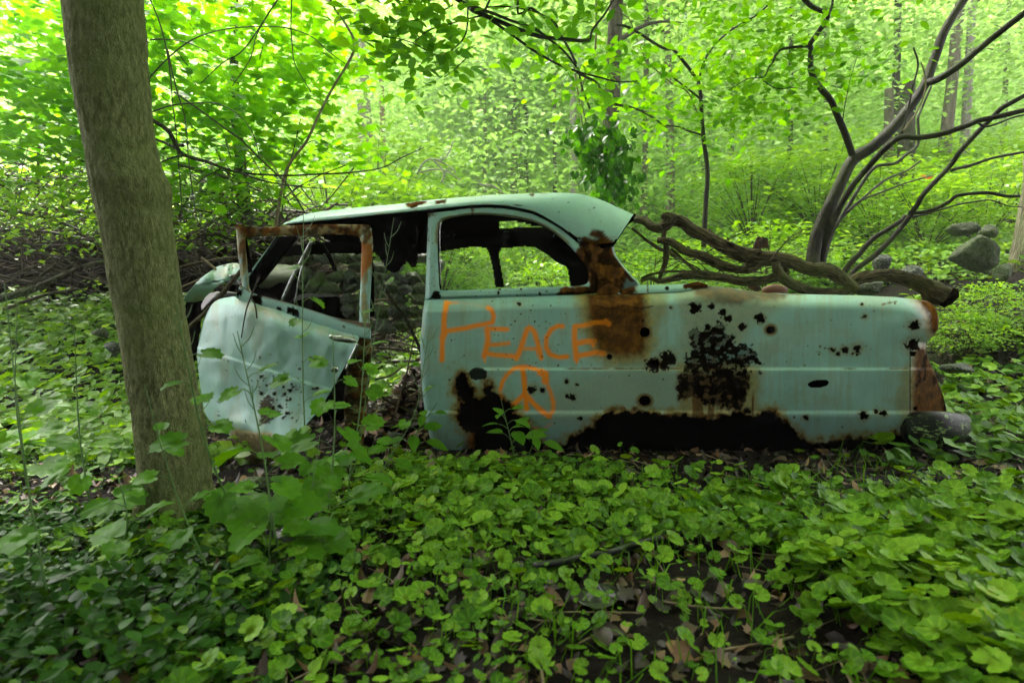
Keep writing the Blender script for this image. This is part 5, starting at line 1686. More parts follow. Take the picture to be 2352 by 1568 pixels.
# ---- V shaped dead sapling and the vines in front of the maple
VS = thing("crossed_sapling", "tan bent sapling rising in a V behind the roof's front edge", "sapling", P(634, 540, 4.9))
for pts, Y, r, m in ((c4([(1845, 1600), (1850, 1530), (1880, 1350), (1910, 1190), (1960, 1080), (2060, 950), (2130, 800), (2220, 620), (2352, 400), (2385, 290), (2320, 160), (2250, 60), (2210, -20)]), (4.9, 4.3), (4, 3.2, 3), 'twig_tan'),
                     (c4([(1870, 1560), (1900, 1380), (1925, 1190), (1970, 1020), (2020, 800)]), 4.9, (2, 1.4), 'twig'),
                     (c4([(1170, 620), (1300, 710), (1400, 780), (1520, 870), (1620, 940), (1750, 1070), (1900, 1210), (1970, 1300), (2050, 1430)]), 4.7, (2.2, 2.4, 2), 'twig'),
                     (c4([(1525, 995), (1600, 990), (1700, 1030), (1820, 1090), (1880, 1190)]), 4.8, (1.4, 1.6), 'twig_tan')):
    bough(pts, Y, r, VS, "stem", m)
DB = thing("drooping_bough", "long dark bare bough sagging from the leaning trunk towards the roof", "branch", P(340, 270, 4.2))
for pts, Y, r in ((c4([(900, 700), (1010, 800), (1130, 880), (1200, 1010), (1260, 1050), (1400, 1090), (1500, 1130), (1620, 1160), (1900, 1180), (2100, 1172), (2352, 1160), (2560, 1130), (2700, 1060), (2850, 990)]), (3.6, 4.4, 4.6), (6, 5, 3, 2, 1)),
                  (c4([(1200, 1010), (1130, 970), (1030, 930)]), 4.1, (4, 3)),
                  (c4([(1250, 1045), (1160, 1060), (1060, 1100)]), 4.2, (2.5, 1.5)),
                  (c4([(1490, 1130), (1380, 1190), (1310, 1250)]), 4.3, (1.8, 1)),
                  (c4([(1620, 1165), (1750, 1210), (1900, 1240), (2060, 1260), (2200, 1270)]), 4.4, (2.4, 1)),
                  (c4([(1600, 1150), (1650, 1100), (1700, 1060)]), 4.4, (2, 1.4))):
    bough(pts, Y, r, DB, "bough", 'bark_dark')
VI = thing("hanging_vines", "thin dark vines hanging straight down just right of the leaning trunk", "vines", P(400, 300, 3.9))
for pts in (c4([(1005, -10), (1060, 120), (1100, 250), (1130, 400), (1150, 560), (1160, 700), (1185, 900), (1200, 1100), (1215, 1300), (1225, 1450)]),
            c4([(1125, 330), (1160, 500), (1200, 650), (1235, 760), (1255, 900), (1270, 1100), (1310, 1400), (1340, 1530)]),
            c4([(1870, -10), (1780, 130), (1720, 250), (1680, 400), (1560, 580)]), c4([(1960, -10), (1955, 180), (1965, 320), (1985, 440), (2090, 620)]),
            c4([(980, 550), (1080, 440), (1200, 330), (1330, 250), (1500, 200), (1700, 180), (1900, 185), (2080, 240), (2200, 340), (2320, 430)]),
            c4([(1000, 760), (1150, 710), (1290, 695), (1450, 695), (1600, 770), (1700, 900), (1740, 1050)]), c4([(1010, 270), (1100, 265), (1250, 285), (1400, 350)]), c4([(1860, 10), (1640, 330), (1500, 420), (1350, 560)])):
    bough(pts, 4.2, (1.9, 1.2), VI, "vine", 'twig', sides=5)

# ---- maple at the left
rng = np.random.default_rng(8)
MP = thing("maple_tree", "bright yellow green maple filling the upper left behind the trunk", "tree", (-3.0, 6.4, float(zt(-3.0, 6.4))))
V, Fq = tube([(-3.0, 6.4, .2), (-2.9, 6.3, 1.6), (-3.05, 6.4, 3.2), (-2.9, 6.3, 5.6)], [.07, .06, .05, .02], 10, n=30, rough=.05)
obj("trunk", V, Fq, M['bark_dark'], MP)
cs = []
for k in range(620):
    px_ = rng.uniform(-260, 860); py_ = rng.uniform(-60, 470) if px_ < 700 else rng.uniform(-60, 520)
    if px_ > 560 and rng.random() < (px_ - 560) / 420: continue
    if py_ > 380 - .10 * abs(px_ - 500) and rng.random() < .55: continue
    Yk = rng.uniform(4.6, 6.8)
    cs.append(P(px_, py_, Yk))
cs = np.array(cs)
leaf_obj("crown", M['leaf_maple'], spray_cloud(cs, 17, .20, .28, .10, MAPLE, None, 1.0, .38, rng, .4), MP)
tw = []
for k in range(60):
    c = cs[rng.integers(0, len(cs))]; b = np.array([-2.95, 6.35, c[2] - .3])
    tw.append(tube([b * .35 + c * .65 + [0, 0, .05], (b * .15 + c * .85) + [0, 0, .08], c], [.006, .004, .002], 4, 6, caps=False))
V, Fq = join(tw); obj("twigs", V, Fq, M['twig'], MP)['kind'] = 'stuff'

# ---- brush pile behind the bonnet, left
BPm = thing("brush_pile", "tangled heap of grey dead branches behind the wreck's bonnet", "brush pile", (-3.6, 6.4, float(zt(-3.6, 6.4))))
rng = np.random.default_rng(17)
gx, gy = np.meshgrid(np.linspace(0, 1, 60), np.linspace(0, 1, 30), indexing='ij')
xx = -7.0 + 5.9 * gx; yy = 6.0 + 1.8 * gy
zz = zt(xx, yy) - .1 + (.85 + .25 * np.sin(xx * 1.7)) * np.sin(pi * gy) ** .7 * np.sin(pi * gx) ** .5 + .18 * (fbm(xx * 5, yy * 5, 0, 3, 2) - .5)
o = obj("pile_shade_core", np.stack([xx, yy, zz], -1), grid_faces(60, 30), M['mould'], BPm); o['kind'] = 'stuff'  # near-black mound standing in for the shaded inside of the pile
parts, parts2 = [], []
for k in range(1900):
    x0 = rng.uniform(-7.2, -1.2); y0 = rng.uniform(5.7, 7.3)
    z0 = float(zt(x0, y0)) + rng.uniform(0, 1.6) * sin(pi * min(1, max(0, (x0 + 7.3) / 6.1))) ** .4
    an = rng.uniform(0, 2 * pi); L = rng.uniform(.3, 1.5); el = rng.normal(.12, .5)
    q = np.array([(x0 + t * L * cos(an), y0 + t * L * sin(an) * .6, z0 + t * L * sin(el) - rng.uniform(-.2, .5) * L * t * t) for t in (-.5, -.15, .2, .5)]) + rng.normal(0, .02, (4, 3))
    r = rng.uniform(.0025, .009) if rng.random() < .85 else rng.uniform(.01, .02)
    (parts if rng.random() < .6 else parts2).append(tube(q, [r, r * .9, r * .7, r * .4], 4, 7, caps=False))
for pp_, m, nm in ((parts, 'brush', "dry_twigs"), (parts2, 'twig', "dark_twigs")):
    V, Fq = join(pp_); o = obj(nm, V, Fq, M[m], BPm); o['kind'] = 'stuff'
# leaves growing through and over the pile
rng = np.random.default_rng(19)
n = 260
cs = P(rng.uniform(-150, 620, n), 455 + 150 * rng.uniform(0, 1, n) ** 2.2 - 25, rng.uniform(5.3, 6.0, n))
leaf_obj("creeper_leaves", M['leaf_shrub'], spray_cloud(cs, 9, .14, .5, .07, OVAL_LO, None, 1.0, .6, rng), BPm)
# white-tipped bent shoots at far left and a dark leaning stick
for pts, Y, r, m, lab in (([(-20, 690), (60, 670), (130, 640), (200, 610), (260, 600)], 4.3, (9, 5), 'bark_dark', "dark charred stick leaning left of the trunk over the bright plants"),
                          (r1([(25, 545), (140, 505), (300, 475), (420, 455), (520, 440), (610, 440)]), 3.9, (4.5, 4), 'bark_log', "pale barked branch lying level behind the bonnet"),
                          (r1([(135, 1105), (260, 1000), (370, 880), (450, 790), (540, 680), (640, 560)]), 3.0, (5, 5.5), 'bark_log', "rough stick resting against the crumpled front fender"),
                          (r1([(70, 715), (200, 660), (330, 600), (450, 580), (640, 572)]), 3.5, (1.6, 1.4), 'twig_tan', "thin tan twig lying across the front fender"),
                          (r1([(255, 435), (350, 510), (455, 600)]), 3.3, (2.4, 3.0), 'twig_tan', "short upright broken twig poking from the fender"),
                          (r1([(815, 625), (770, 720), (730, 820), (690, 930), (660, 1080), (640, 1208)]), 2.66, (2.2, 1.3), 'twig', "forked dark twig hanging over the open door's skin"),
                          (r1([(738, 830), (775, 900), (790, 1020)]), 2.64, (1.5, 1.8), 'twig', "short dark twig hooked on the door skin"),
                          ([(868, 632), (900, 690), (930, 730), (960, 790), (975, 830)], 3.9, (4.5, 4), 'bark_dark', "dark dead branch seen through the door opening"),
                          ([(862, 690), (890, 688), (910, 692)], 4.1, (3, 3), 'twig_tan', "curved reddish branch lying behind the door opening")):
    a_ = P2(pts, Y)
    V, Fq = ptube(pts, Y, r, sides=8, rough=.12, n=26)
    tag(obj("stick" if 'stick' in lab else ("twig" if 'twig' in lab else "branch"), V, Fq, M[m]), lab, "stick" if 'stick' in lab else ("twig" if 'twig' in lab else "branch"))

# ---- fallen limbs lying on the boot
FL = thing("fallen_log", "thick gnarled dead limb with peeling bark lying across the boot", "log", P(1780, 640, 3.4))


def log(name, pts, Y, r, seed, parent=FL, knots=.35, sides=20, mat='bark_log'):
    V, Fq = ptube(pts, Y, np.atleast_1d(r) * 1.04, sides=sides + 8, rough=.30, knots=knots, n=26 * len(pts), seed=seed)
    return obj(name, V, Fq, M['bark_log_flow'], parent, attrs={'barkco': tube.co})


log("main_limb", cA([(340, 240), (400, 255), (480, 280), (540, 325), (620, 350), (680, 320), (730, 260), (800, 270), (880, 300), (960, 370), (1100, 430), (1250, 510), (1400, 585), (1550, 640), (1700, 660), (1850, 670), (2000, 700), (2150, 760)]) + c3([(800, 500), (880, 545), (950, 600)]),
    (3.75, 3.6, 3.5, 3.4, 3.3), (7, 9, 11, 13, 13, 13.5, 15, 16, 15, 13, 9), 1)
log("lower_limb", cA([(600, 480), (640, 475), (720, 490), (800, 530), (900, 590), (1050, 640), (1200, 710), (1350, 765), (1480, 785), (1600, 765), (1700, 700), (1760, 660)]), (3.5, 3.4), (6, 8, 8.5, 8, 7), 2)
log("knot", cA([(640, 230), (700, 215), (740, 250), (700, 310), (640, 330)]), 3.5, (5, 9, 7, 6), 3)
log("splintered_limb", cA([(430, 905), (520, 870), (620, 900), (740, 880), (850, 850), (1000, 835), (1150, 850), (1300, 870), (1500, 905), (1700, 900), (1850, 850), (1960, 790)]), 3.4, (3, 6, 8.5, 9, 9, 8), 4)
log("thin_limb", cA([(430, 870), (520, 830), (620, 812), (740, 795), (900, 800), (1000, 820)]), 3.45, (2, 2.6, 1.6), 5)
log("prop", cA([(680, 370), (665, 440), (690, 520), (695, 620), (680, 720), (645, 800), (620, 880)]), 3.55, (4, 6, 7, 5, 4), 6)
log("side_branch", cA([(330, 350), (400, 400), (480, 470), (560, 520), (620, 560), (720, 600), (800, 650)]), 3.6, (2.6, 4), 7, sides=10)
log("side_branch", cA([(740, 560), (800, 610), (860, 670), (920, 720), (1000, 800)]), 3.5, (3, 4), 8, sides=10)
log("swooping_limb", cA([(1840, 700), (1860, 790), (1930, 880), (2050, 950), (2180, 1000), (2330, 1025), (2480, 1020), (2600, 1000)]), 3.3, (9, 10, 10, 10, 8), 9)
rng = np.random.default_rng(23)
tw = []
for k in range(46):
    a0 = cA([(rng.uniform(380, 1900), rng.uniform(560, 900))])[0]
    q = P(a0[0], a0[1], rng.uniform(3.3, 3.7)); an = rng.uniform(-.9, .9) + (pi if rng.random() < .5 else 0); L = rng.uniform(.12, .42)
    if q[2] < .80: q[2] = .80
    r_2 = rng.uniform(.0016, .005)
    tw.append(tube([q, q + [cos(an) * L * .5, rng.normal(0, .05), abs(sin(an)) * L * .4 + rng.normal(0, .02)], q + [cos(an) * L, rng.normal(0, .08), abs(sin(an)) * L * .7]], [r_2, r_2 * .8, r_2 * .4], 5, 9, caps=False))
for a0, b0 in (((760, 290), (800, 215)), ((1120, 430), (1150, 360)), ((1300, 520), (1345, 455)), ((1700, 650), (1740, 590)), ((900, 590), (930, 540)), ((1900, 690), (1960, 640))):
    p_ = P2(cA([a0, b0]), 3.5); tw.append(tube([p_[0], p_[0] * .5 + p_[1] * .5, p_[1]], [.016, .012, .008], 9, 8, rough=.4))
V, Fq = join(tw); obj("twigs", V, Fq, M['bark_log'], FL)['kind'] = 'stuff'
RLg = thing("broken_log", "stout curved log with a dark rotten end jutting past the tail", "log", P(2080, 660, 3.3))
log("limb", c3([(900, 575), (950, 548), (1000, 532), (1080, 524), (1180, 532), (1260, 560), (1330, 592), (1385, 618), (1418, 632)]), (3.35, 3.25), (6, 11, 12, 13, 15, 18, 19, 20), 10, RLg)
V, Fq = ptube(c3([(1405, 632), (1435, 645), (1440, 650)]), 3.25, (20, 21, 12), sides=14, rough=.5, n=10)
obj("rotten_end", V, Fq, M['mould'], RLg)
log("bark_flap", c3([(1300, 600), (1340, 640), (1395, 655)]), 3.28, (10, 14, 10), 12, RLg)

# ---- background trees
def forest_tree(name, label, px0, py0, px1, w, mat, crown=True, group=None, Y=None, lean=0, seed=0, top=9.0, cat="tree", toppy=None, wt=.75):
    Yk = Y or min(ground_hit(px0, py0), 42)
    b = P(px0, py0, Yk); b[2] = min(b[2], float(zt(b[0], Yk)))
    t = thing(name, label, cat, b, group)
    u = P(px1, 0 if toppy is None else toppy, Yk)
    r = w / 2 / FPX * Yk
    if toppy is None:
        d = (u - b); d /= d[2]
        tp = b + d * (top)
        pts = [b + [0, 0, -.1], b + [0, 0, .06 * Yk / 6], b + (u - b) * .35 + [r * .4, 0, 0], u, u + (tp - u) * .5, tp]
        rs = [r * 1.7, r * 1.25, r, r * wt, r * .5, r * .15]
    else:
        pts = [b + [0, 0, -.1], b + (u - b) * .1, b + (u - b) * .5 + [r * .2, 0, 0], u]
        rs = [r * 1.4, r * 1.1, r, r * .9]
    V, Fq = tube(pts, rs, 18 if w > 18 else 10, n=44, rough=.10, seed=seed, knots=.15)
    obj("trunk", V, Fq, M[mat], t)
    if crown:
        rg = np.random.default_rng(seed)
        tp = np.array(pts[-1]); lb = []
        for k in range(9):
            an = rg.uniform(0, 6.28); zf = .45 + .55 * k / 9
            p0 = b + (tp - b) * zf; L = rg.uniform(1.2, 2.6)
            lb.append(tube([p0, p0 + [cos(an) * L * .5, sin(an) * L * .5, .5], p0 + [cos(an) * L, sin(an) * L, .7]], [r * .35, r * .2, r * .05], 5, 7, caps=False))
        V, Fq = join(lb); obj("limb", V, Fq, M[mat], t)
        c = link("crown", CROWNS[seed % len(CROWNS)], t)
        zc = b[2] + (tp[2] - b[2]) * .82 - b[2]
        c.location = ((tp[0] - b[0]) * .8, (tp[1] - b[1]) * .8, zc)
        c.rotation_euler = (0, 0, rg.uniform(0, 6.28)); s_ = .85 + Yk / 30
        c.scale = (s_, s_, s_ * .9)
    return t


CROWNS = []
for k in range(3):
    rg = np.random.default_rng(60 + k)
    n = 230
    u = rg.normal(0, 1, (n, 3)); u /= np.linalg.norm(u, axis=1)[:, None]; u *= rg.uniform(.2, 1, n)[:, None] ** .5
    d = spray_cloud(u * [2.6, 2.6, 2.4], 26, .30, .25, .13, OVAL_LO, None, 1.0, .5, rg, .2)
    CROWNS.append(mesh_data("crown", d[0], d[1], [M['leaf_wood']], False, {'tint': d[2]}))

GB = "forest trees behind the wreck"
for i_, (lab, px0, py0, px1, w, mat, nm, kw) in enumerate([
    ("thick pale brown trunk with a mossy flared foot behind the forked sapling", 1612, 452, 1640, 40, 'bark_mossy', "forest_tree", dict(top=11, wt=.85)),
    ("broad pale grey trunk high above the wreck's front roof edge", 838, 330, 822, 33, 'bark_pale', "forest_tree", dict(Y=15, top=12)),
    ("thin orange brown dead trunk right of the pale grey one", 880, 300, 874, 12, 'twig_tan', "dead_tree", dict(Y=16, crown=False, toppy=135)),
    ("dark leaning trunk wrapped in climbing leaves left of the forked sapling", 1372, 330, 1416, 40, 'bark_dark', "forest_tree", dict(Y=9, top=9)),
    ("sunlit brown trunk of two close together behind the many stems", 2150, 372, 2206, 26, 'bark_far', "forest_tree", dict(Y=13, top=12)),
    ("grey trunk, right one of two close together behind the many stems", 2206, 355, 2234, 20, 'bark_pale', "forest_tree", dict(Y=15, top=12)),
    ("slender grey trunk between the ivy clump and the forked sapling", 1540, 420, 1530, 18, 'bark_far', "forest_tree", dict(Y=17, top=12)),
    ("crooked thin trunk left of the slender grey one", 1478, 410, 1486, 13, 'bark_far', "forest_tree", dict(Y=18, top=11)),
    ("stout grey brown trunk standing in the distant green hollow", 1180, 402, 1172, 17, 'bark_far', "forest_tree", dict(Y=26, top=12)),
    ("narrow dark trunk at the right of the hollow", 1208, 395, 1204, 9, 'bark_dark', "forest_tree", dict(Y=28, top=12)),
    ("slim trunk between two others in the hollow", 1196, 398, 1192, 8, 'bark_far', "forest_tree", dict(Y=29, top=12)),
    ("short thin trunk at the left edge of the hollow", 1112, 415, 1112, 8, 'bark_far', "forest_tree", dict(Y=22, top=10)),
    ("faint thin trunk beyond the left of the hollow", 1138, 405, 1136, 6, 'bark_far', "forest_tree", dict(Y=30, top=11)),
    ("tall straight grey trunk rising above the ivy clump", 1316, 400, 1313, 16, 'bark_pale', "forest_tree", dict(Y=17, top=13)),
    ("slim dark pole between the ivy clump and the hollow", 1274, 380, 1272, 8, 'bark_dark', "forest_tree", dict(Y=19, top=11)),
    ("faint straight trunk right of the mossy footed tree", 1680, 350, 1684, 9, 'bark_far', "forest_tree", dict(Y=20, top=12)),
    ("dark slim trunk half hidden by oval leaves", 1815, 330, 1818, 11, 'bark_dark', "forest_tree", dict(Y=17, top=11)),
    ("thin light trunk behind the left stem of the forked tree", 1898, 350, 1896, 9, 'bark_far', "forest_tree", dict(Y=19, top=11)),
    ("large ridged trunk cut by the right edge of the picture", 2368, 655, 2420, 84, 'bark_far', "forest_tree", dict(Y=6.4, top=8, wt=.8, crown=False)),
    ("tall grey trunk in the upper right corner woods", 2300, 330, 2318, 12, 'bark_far', "forest_tree", dict(Y=20, top=12)),
]):
    forest_tree(nm, lab, px0, py0, px1, w, mat, seed=i_, group=GB if nm == "forest_tree" else None, **kw)
forest_tree("tree_snag", "dark broken trunk stub standing behind the many stems", 2080, 340, 2084, 34, 'bark_dark', crown=False, Y=12, toppy=190, seed=31, cat="dead tree")
forest_tree("tree_snag", "slimmer pale broken stub left of the dark one", 2040, 345, 2042, 20, 'bark_far', crown=False, Y=12.5, toppy=205, seed=32, cat="dead tree")
forest_tree("tree_snag", "dark column of trunk with no top near the picture's upper right", 2058, 200, 2064, 16, 'bark_dark', crown=False, Y=16, toppy=-30, seed=33, cat="dead tree")
# pale dead branch tangle on the slope
DT = thing("dead_branch", "bleached forked dead branches above the middle of the roof", "branch", P(1000, 425, 10))
for pts in (c5([(620, 1170), (650, 1110), (700, 1070), (760, 1075), (800, 1070), (840, 1010), (860, 950)]), c5([(730, 1080), (780, 1130), (800, 1180), (780, 1230)]), c5([(640, 1160), (720, 1140), (820, 1150), (890, 1200), (910, 1210)]), c5([(760, 1080), (820, 1110), (880, 1160)]), c5([(1040, 1240), (1130, 1250), (1200, 1305)])):
    V, Fq = ptube(pts, 10, (2.2, 1.4), sides=6, n=20, rough=.1); obj("limb", V, Fq, M['bark_pale'], DT)
# orange ribbon
V, Fq = tube(P2([(2112, 409), (2120, 405), (2128, 410), (2142, 406)], 9), [.02, .035, .03, .02], 8, squash=(1, .25))
tag(obj("marker_ribbon", V, Fq, M['tape']), "bright orange ribbon tied among leaves at the right", "ribbon")

# ---- the far wood as one mass, plus shrubs that can be told apart
rng = np.random.default_rng(77)
ds = []
for (n, y0, y1, s, per, rad) in ((1500, 11, 17, .15, 24, .45), (3000, 17, 27, .23, 22, .8), (6000, 27, 46, .40, 20, 1.4), (4500, 46, 75, .75, 20, 2.4)):
    y = rng.uniform(y0, y1, n); x = rng.uniform(-1, 1, n) * (y * .95 + 1)
    z0_ = zt(x, y); z = z0_ + .3 + rng.uniform(0, 1, n) ** .9 * np.maximum(y * .60 - z0_, 2.0)
    gap = fbm(x * .22 * 18 / y1, z * .25 * 18 / y1, y * .1, 3, 88)
    m = gap > (.33 + .03 * np.exp(-((x / y - .02) / .22) ** 2) * (y < 27) - .2 * (y > 44))
    ds.append(spray_cloud(np.stack([x, y, z], 1)[m], per, rad, .3, s, OVAL_LO, None, 1.0, .45, rng, .1) if y1 < 30 else spray_cloud(np.stack([x, y, z], 1)[m], per, rad, .5, s, OVAL_LO, None, .5, .9, rng, .1))
tag(leaf_obj("far_woodland", M['leaf_wood'], merge(ds), smooth=False), "pale green leaves of the distant wood seen as one mass", "woodland", kind='stuff')

# unseen leaf mass added behind the camera to cut low sky light
n = 2300
an = rng.uniform(1.0 * pi, 2.0 * pi, n); rr_ = rng.uniform(5.5, 12, n)
x = rr_ * np.cos(an); y = rr_ * np.sin(an) + .5
z = rng.uniform(.2, 8.5, n)
tag(leaf_obj("unseen_shade_leaves", M['leaf_dark'], spray_cloud(np.stack([x, y, z], 1), 16, .6, .3, .34, OVAL_LO, None, 1.0, .5, rng, .1), smooth=False), "unseen dark leaves added behind the camera to hold back low sky light", "woodland", kind='stuff')

SHM = []
for k in range(3):
    rg = np.random.default_rng(90 + k)
    n = 120
    u = rg.normal(0, 1, (n, 3)); u /= np.linalg.norm(u, axis=1)[:, None]; u *= rg.uniform(.3, 1, n)[:, None] ** .5
    c = u * [.95, .95, .6] + [0, 0, .75]
    d = spray_cloud(c, 18, .17, .22, .085, [OVAL_LO[0]], None, 1.0, .35, rg, .3)
    sm = [tube([(0, 0, -.05), (q[0] * .4, q[1] * .4, q[2] * .5), q], [.012, .008, .003], 4, 6, caps=False) for q in c[::6]]
    SHM.append((mesh_data("foliage", d[0], d[1], [M['leaf_shrub']], True, {'tint': d[2]}), mesh_data("stems", *join(sm), [M['twig']])))
SH = [("broad pale shrub behind the front of the roof", 760, 470, 9.5, 1.5), ("pale bushy shrub left of the bleached dead branches", 900, 440, 10.5, 1.5), ("large light shrub beneath the pale grey trunk", 860, 380, 13, 2.0), ("rounded shrub above the middle of the roof", 1010, 445, 9.5, 1.0),
      ("low feathery bush in front of the hollow", 1230, 440, 11, .9), ("leafy shrub behind the roof's rear curve", 1300, 470, 8.5, .8), ("bright shrub right of the ivy clump", 1500, 480, 8.5, .9), ("spreading shrub uphill of the forked sapling", 1730, 400, 11, 1.4),
      ("low wide shrub between the sapling and the many stems", 1760, 500, 8.0, 1.0), ("tall light shrub behind the left stem", 1880, 390, 11, 1.4), ("green shrub below the two snags", 2020, 440, 9.5, 1.1), ("bush behind the slanting stems", 2130, 490, 8.5, .9),
      ("shrub uphill of the grey boulder", 2260, 470, 9, 1.1), ("upper slope shrub beside the brown trunk of two", 2090, 390, 13, 1.4), ("bushy shrub near the upper right edge", 2330, 400, 11, 1.5), ("shrub at the top of the hollow's left bank", 1060, 390, 15, 1.6), ("dense shrub at the hollow's right bank", 1290, 400, 14, 1.2),
      ("feathery weed clump below the ridged trunk", 2290, 720, 5.2, .42), ("leafy weed clump right of the tail", 2220, 690, 5.0, .36), ("dark leafy bush between trunk and brush pile", 300, 560, 7.5, 1.0), ("light bush at the far left above the brush", 60, 430, 8.0, 1.3), ("shrub seen through the rear side window", 1080, 640, 6.2, .55), ("second shrub seen through the side window beside the pillar", 1230, 640, 6.4, .5)]
for k, (lab, px_, py_, Yk, sc_) in enumerate(SH):
    b = P(px_, py_, Yk); b[2] = float(zt(b[0], Yk))
    t = thing("shrub", lab, "shrub", b, "shrubs on the slope")
    for nm, me in zip(("foliage", "stems"), SHM[k % 3]):
        c = link(nm, me, t); c.rotation_euler = (0, 0, k * 1.7); c.scale = (sc_, sc_, sc_ * .95)

# ---- rocks
def rock(name, label, px_, py_, Yk, wx, hz_, seed, mat='stone', parent=None, cat="boulder", deep=None):
    rg = np.random.default_rng(seed)
    nu_, nv_ = 30, 20
    th = np.linspace(0, 2 * pi, nu_, endpoint=False)[None]; ph = np.linspace(0, pi, nv_)[:, None]
    d = np.stack([np.sin(ph) * np.cos(th), np.sin(ph) * np.sin(th), np.cos(ph) + 0 * th], -1)
    # cut facets
    r = np.ones(d.shape[:2])
    for _ in range(11):
        n_ = rg.normal(0, 1, 3); n_ /= np.linalg.norm(n_)
        c = d @ n_
        r = np.where(c > 0, np.minimum(r, rg.uniform(.52, .82) / np.maximum(c, 1e-3)), r)
    r = r * (1 + .10 * (fbm(d[..., 0] * 3, d[..., 1] * 3, d[..., 2] * 3, 4, seed) - .5))
    b = P(px_, py_, Yk)
    sx_ = wx / 2 / FPX * Yk; sz_ = hz_ / 2 / FPX * Yk
    V = b + d * r[..., None] * [sx_ * (1.25 if parent is not None else 1.08), (deep or sx_) * .9, sz_ * 1.3]
    i = np.arange(nv_ - 1)[:, None] * nu_; j = np.arange(nu_)[None]; j2 = (j + 1) % nu_
    F = np.stack([i + j, i + nu_ + j, i + nu_ + j2, i + j2], -1).reshape(-1, 4)
    o = obj(name, V, F, M[mat], parent, smooth=False)
    if parent is None: tag(o, label, cat)
    return o


for k, (lab, a_, b_, Y_, w_, h_, m_) in enumerate([
    ("large pointed grey boulder with lichen on the right bank", 2240, 580, 6.2, 110, 68, 'stone'), ("flat mossy slab above the pointed boulder", 2205, 526, 6.8, 74, 26, 'stone'), ("rounded mossy stone above and right of the pointed boulder", 2268, 534, 6.9, 40, 28, 'stone'),
     ("stone at the foot of the ridged trunk", 2302, 628, 5.9, 52, 40, 'stone'), ("dark grey stone just right of the slanting stems", 2028, 602, 5.6, 42, 40, 'stone_dark'),
    ("low wet stone right of the slanting stems, nearer the log", 2086, 628, 5.4, 62, 30, 'stone_dark'),  ("buried mossy stone right of the tail lamp", 2200, 845, 4.4, 80, 30, 'stone_dark'),
     ("broad low stone behind the boot, left of the log end", 1990, 660, 5.0, 90, 30, 'stone'), ("dark stone beside the leaning trunk's left edge", 264, 800, 3.9, 44, 30, 'stone_dark'),
    ("grey stone lying left of the leaning trunk in the weeds", 235, 765, 4.3, 40, 24, 'stone'), ("smooth olive stone on the dirt between door and quarter panel", 903, 1006, 2.92, 44, 30, 'stone'), ("flat pale slab leaning below the door's corner", 590, 1105, 2.3, 80, 22, 'stone')]):
    rock("rock", lab, a_, b_, Y_, w_, h_, 100 + k, m_)
SW = thing("stone_wall", "tumbled dry stone wall seen through the open door's window", "stone wall", (-1.6, 5.6, 0))
k = 0
rng = np.random.default_rng(5)
for row, py_ in enumerate((745, 715, 688, 662, 638, 614, 590)):
    x_ = 640 + (row % 2) * 16
    while x_ < 985:
        w_ = rng.uniform(30, 56)
        if not (row > 4 and rng.random() < .25): rock("stone", None, x_ + w_ / 2, py_ + rng.normal(0, 3), 5.5 + rng.uniform(-.06, .06) + row * .03, w_, rng.uniform(24, 34), 300 + k, 'stone' if k % 3 else 'stone_dark', SW, deep=.12)
        x_ += w_ * .92; k += 1

# ---- tall weeds: each a stem with its own leaves
def weed(lab, base, tip, Yb, Yt, n, lp, seed, protos=HEART, pods=False, rstem=2.4, name="garlic_mustard_plant", lo=.12, grp="tall weeds in front of the wreck"):
    rg = np.random.default_rng(seed)
    b = P(base[0], base[1], Yb); b[2] = float(zt(b[0], Yb)) - .01
    e = P(tip[0], tip[1], Yt)
    t = thing(name, lab, "plant", b, grp)
    mid = b * .5 + e * .5 + [rg.normal(0, .03), 0, 0]
    L = spline([b, b * .75 + mid * .25 + [rg.normal(0, .01), 0, .02], mid, e], 30)
    r0 = rstem / FPX * Yb
    V, Fq = tube(L, np.linspace(r0, r0 * .35, 30), 6, 30, caps=False)
    parts = [(V, Fq)]
    pos, nn, hh, ss = [], [], [], []
    for k in range(n):
        f = lo + (.80 - lo) * (k + rg.uniform(-.2, .2)) / max(1, n - 1)
        p = L[int(np.clip(f, 0, 1) * 29)]
        an = k * 2.4 + rg.uniform(-.4, .4)
        size = .88 * lp / FPX * Yb * (1.15 - .75 * f) * rg.uniform(.8, 1.15)
        d = np.array([cos(an), sin(an) * .8, 0]); pl = size * .55
        q = p + d * pl + [0, 0, pl * .55]
        parts.append(tube([p, p * .5 + q * .5 + [0, 0, .006], q], r0 * .35, 4, 5, caps=False))
        pos.append(q); ss.append(size); hh.append(d + [0, 0, -.35 + rg.normal(0, .25)]); nn.append(np.array([rg.normal(0, .3), -.35 + rg.normal(0, .25), 1.0]))
    if pods:
        for k in range(9):
            f = .62 + .38 * k / 9; p = L[int(f * 29)]; an = k * 2.4
            d = np.array([cos(an) * .7, .2 * sin(an), 1.0]); l_ = .05 + .02 * rg.random()
            parts.append(tube([p, p + d * l_ * .4 + [cos(an) * .01, 0, 0], p + d * l_], [.0012, .0014, .0007], 4, 6, caps=False))
    V, Fq = join(parts)
    obj("stem", V, Fq, M['stem'], t)
    leaf_obj("leaves", M['leaf_tall'], scatter(protos, np.array(pos), np.array(nn), np.array(hh), np.array(ss), rg.uniform(.2, 1, n), rg), t)
    return t


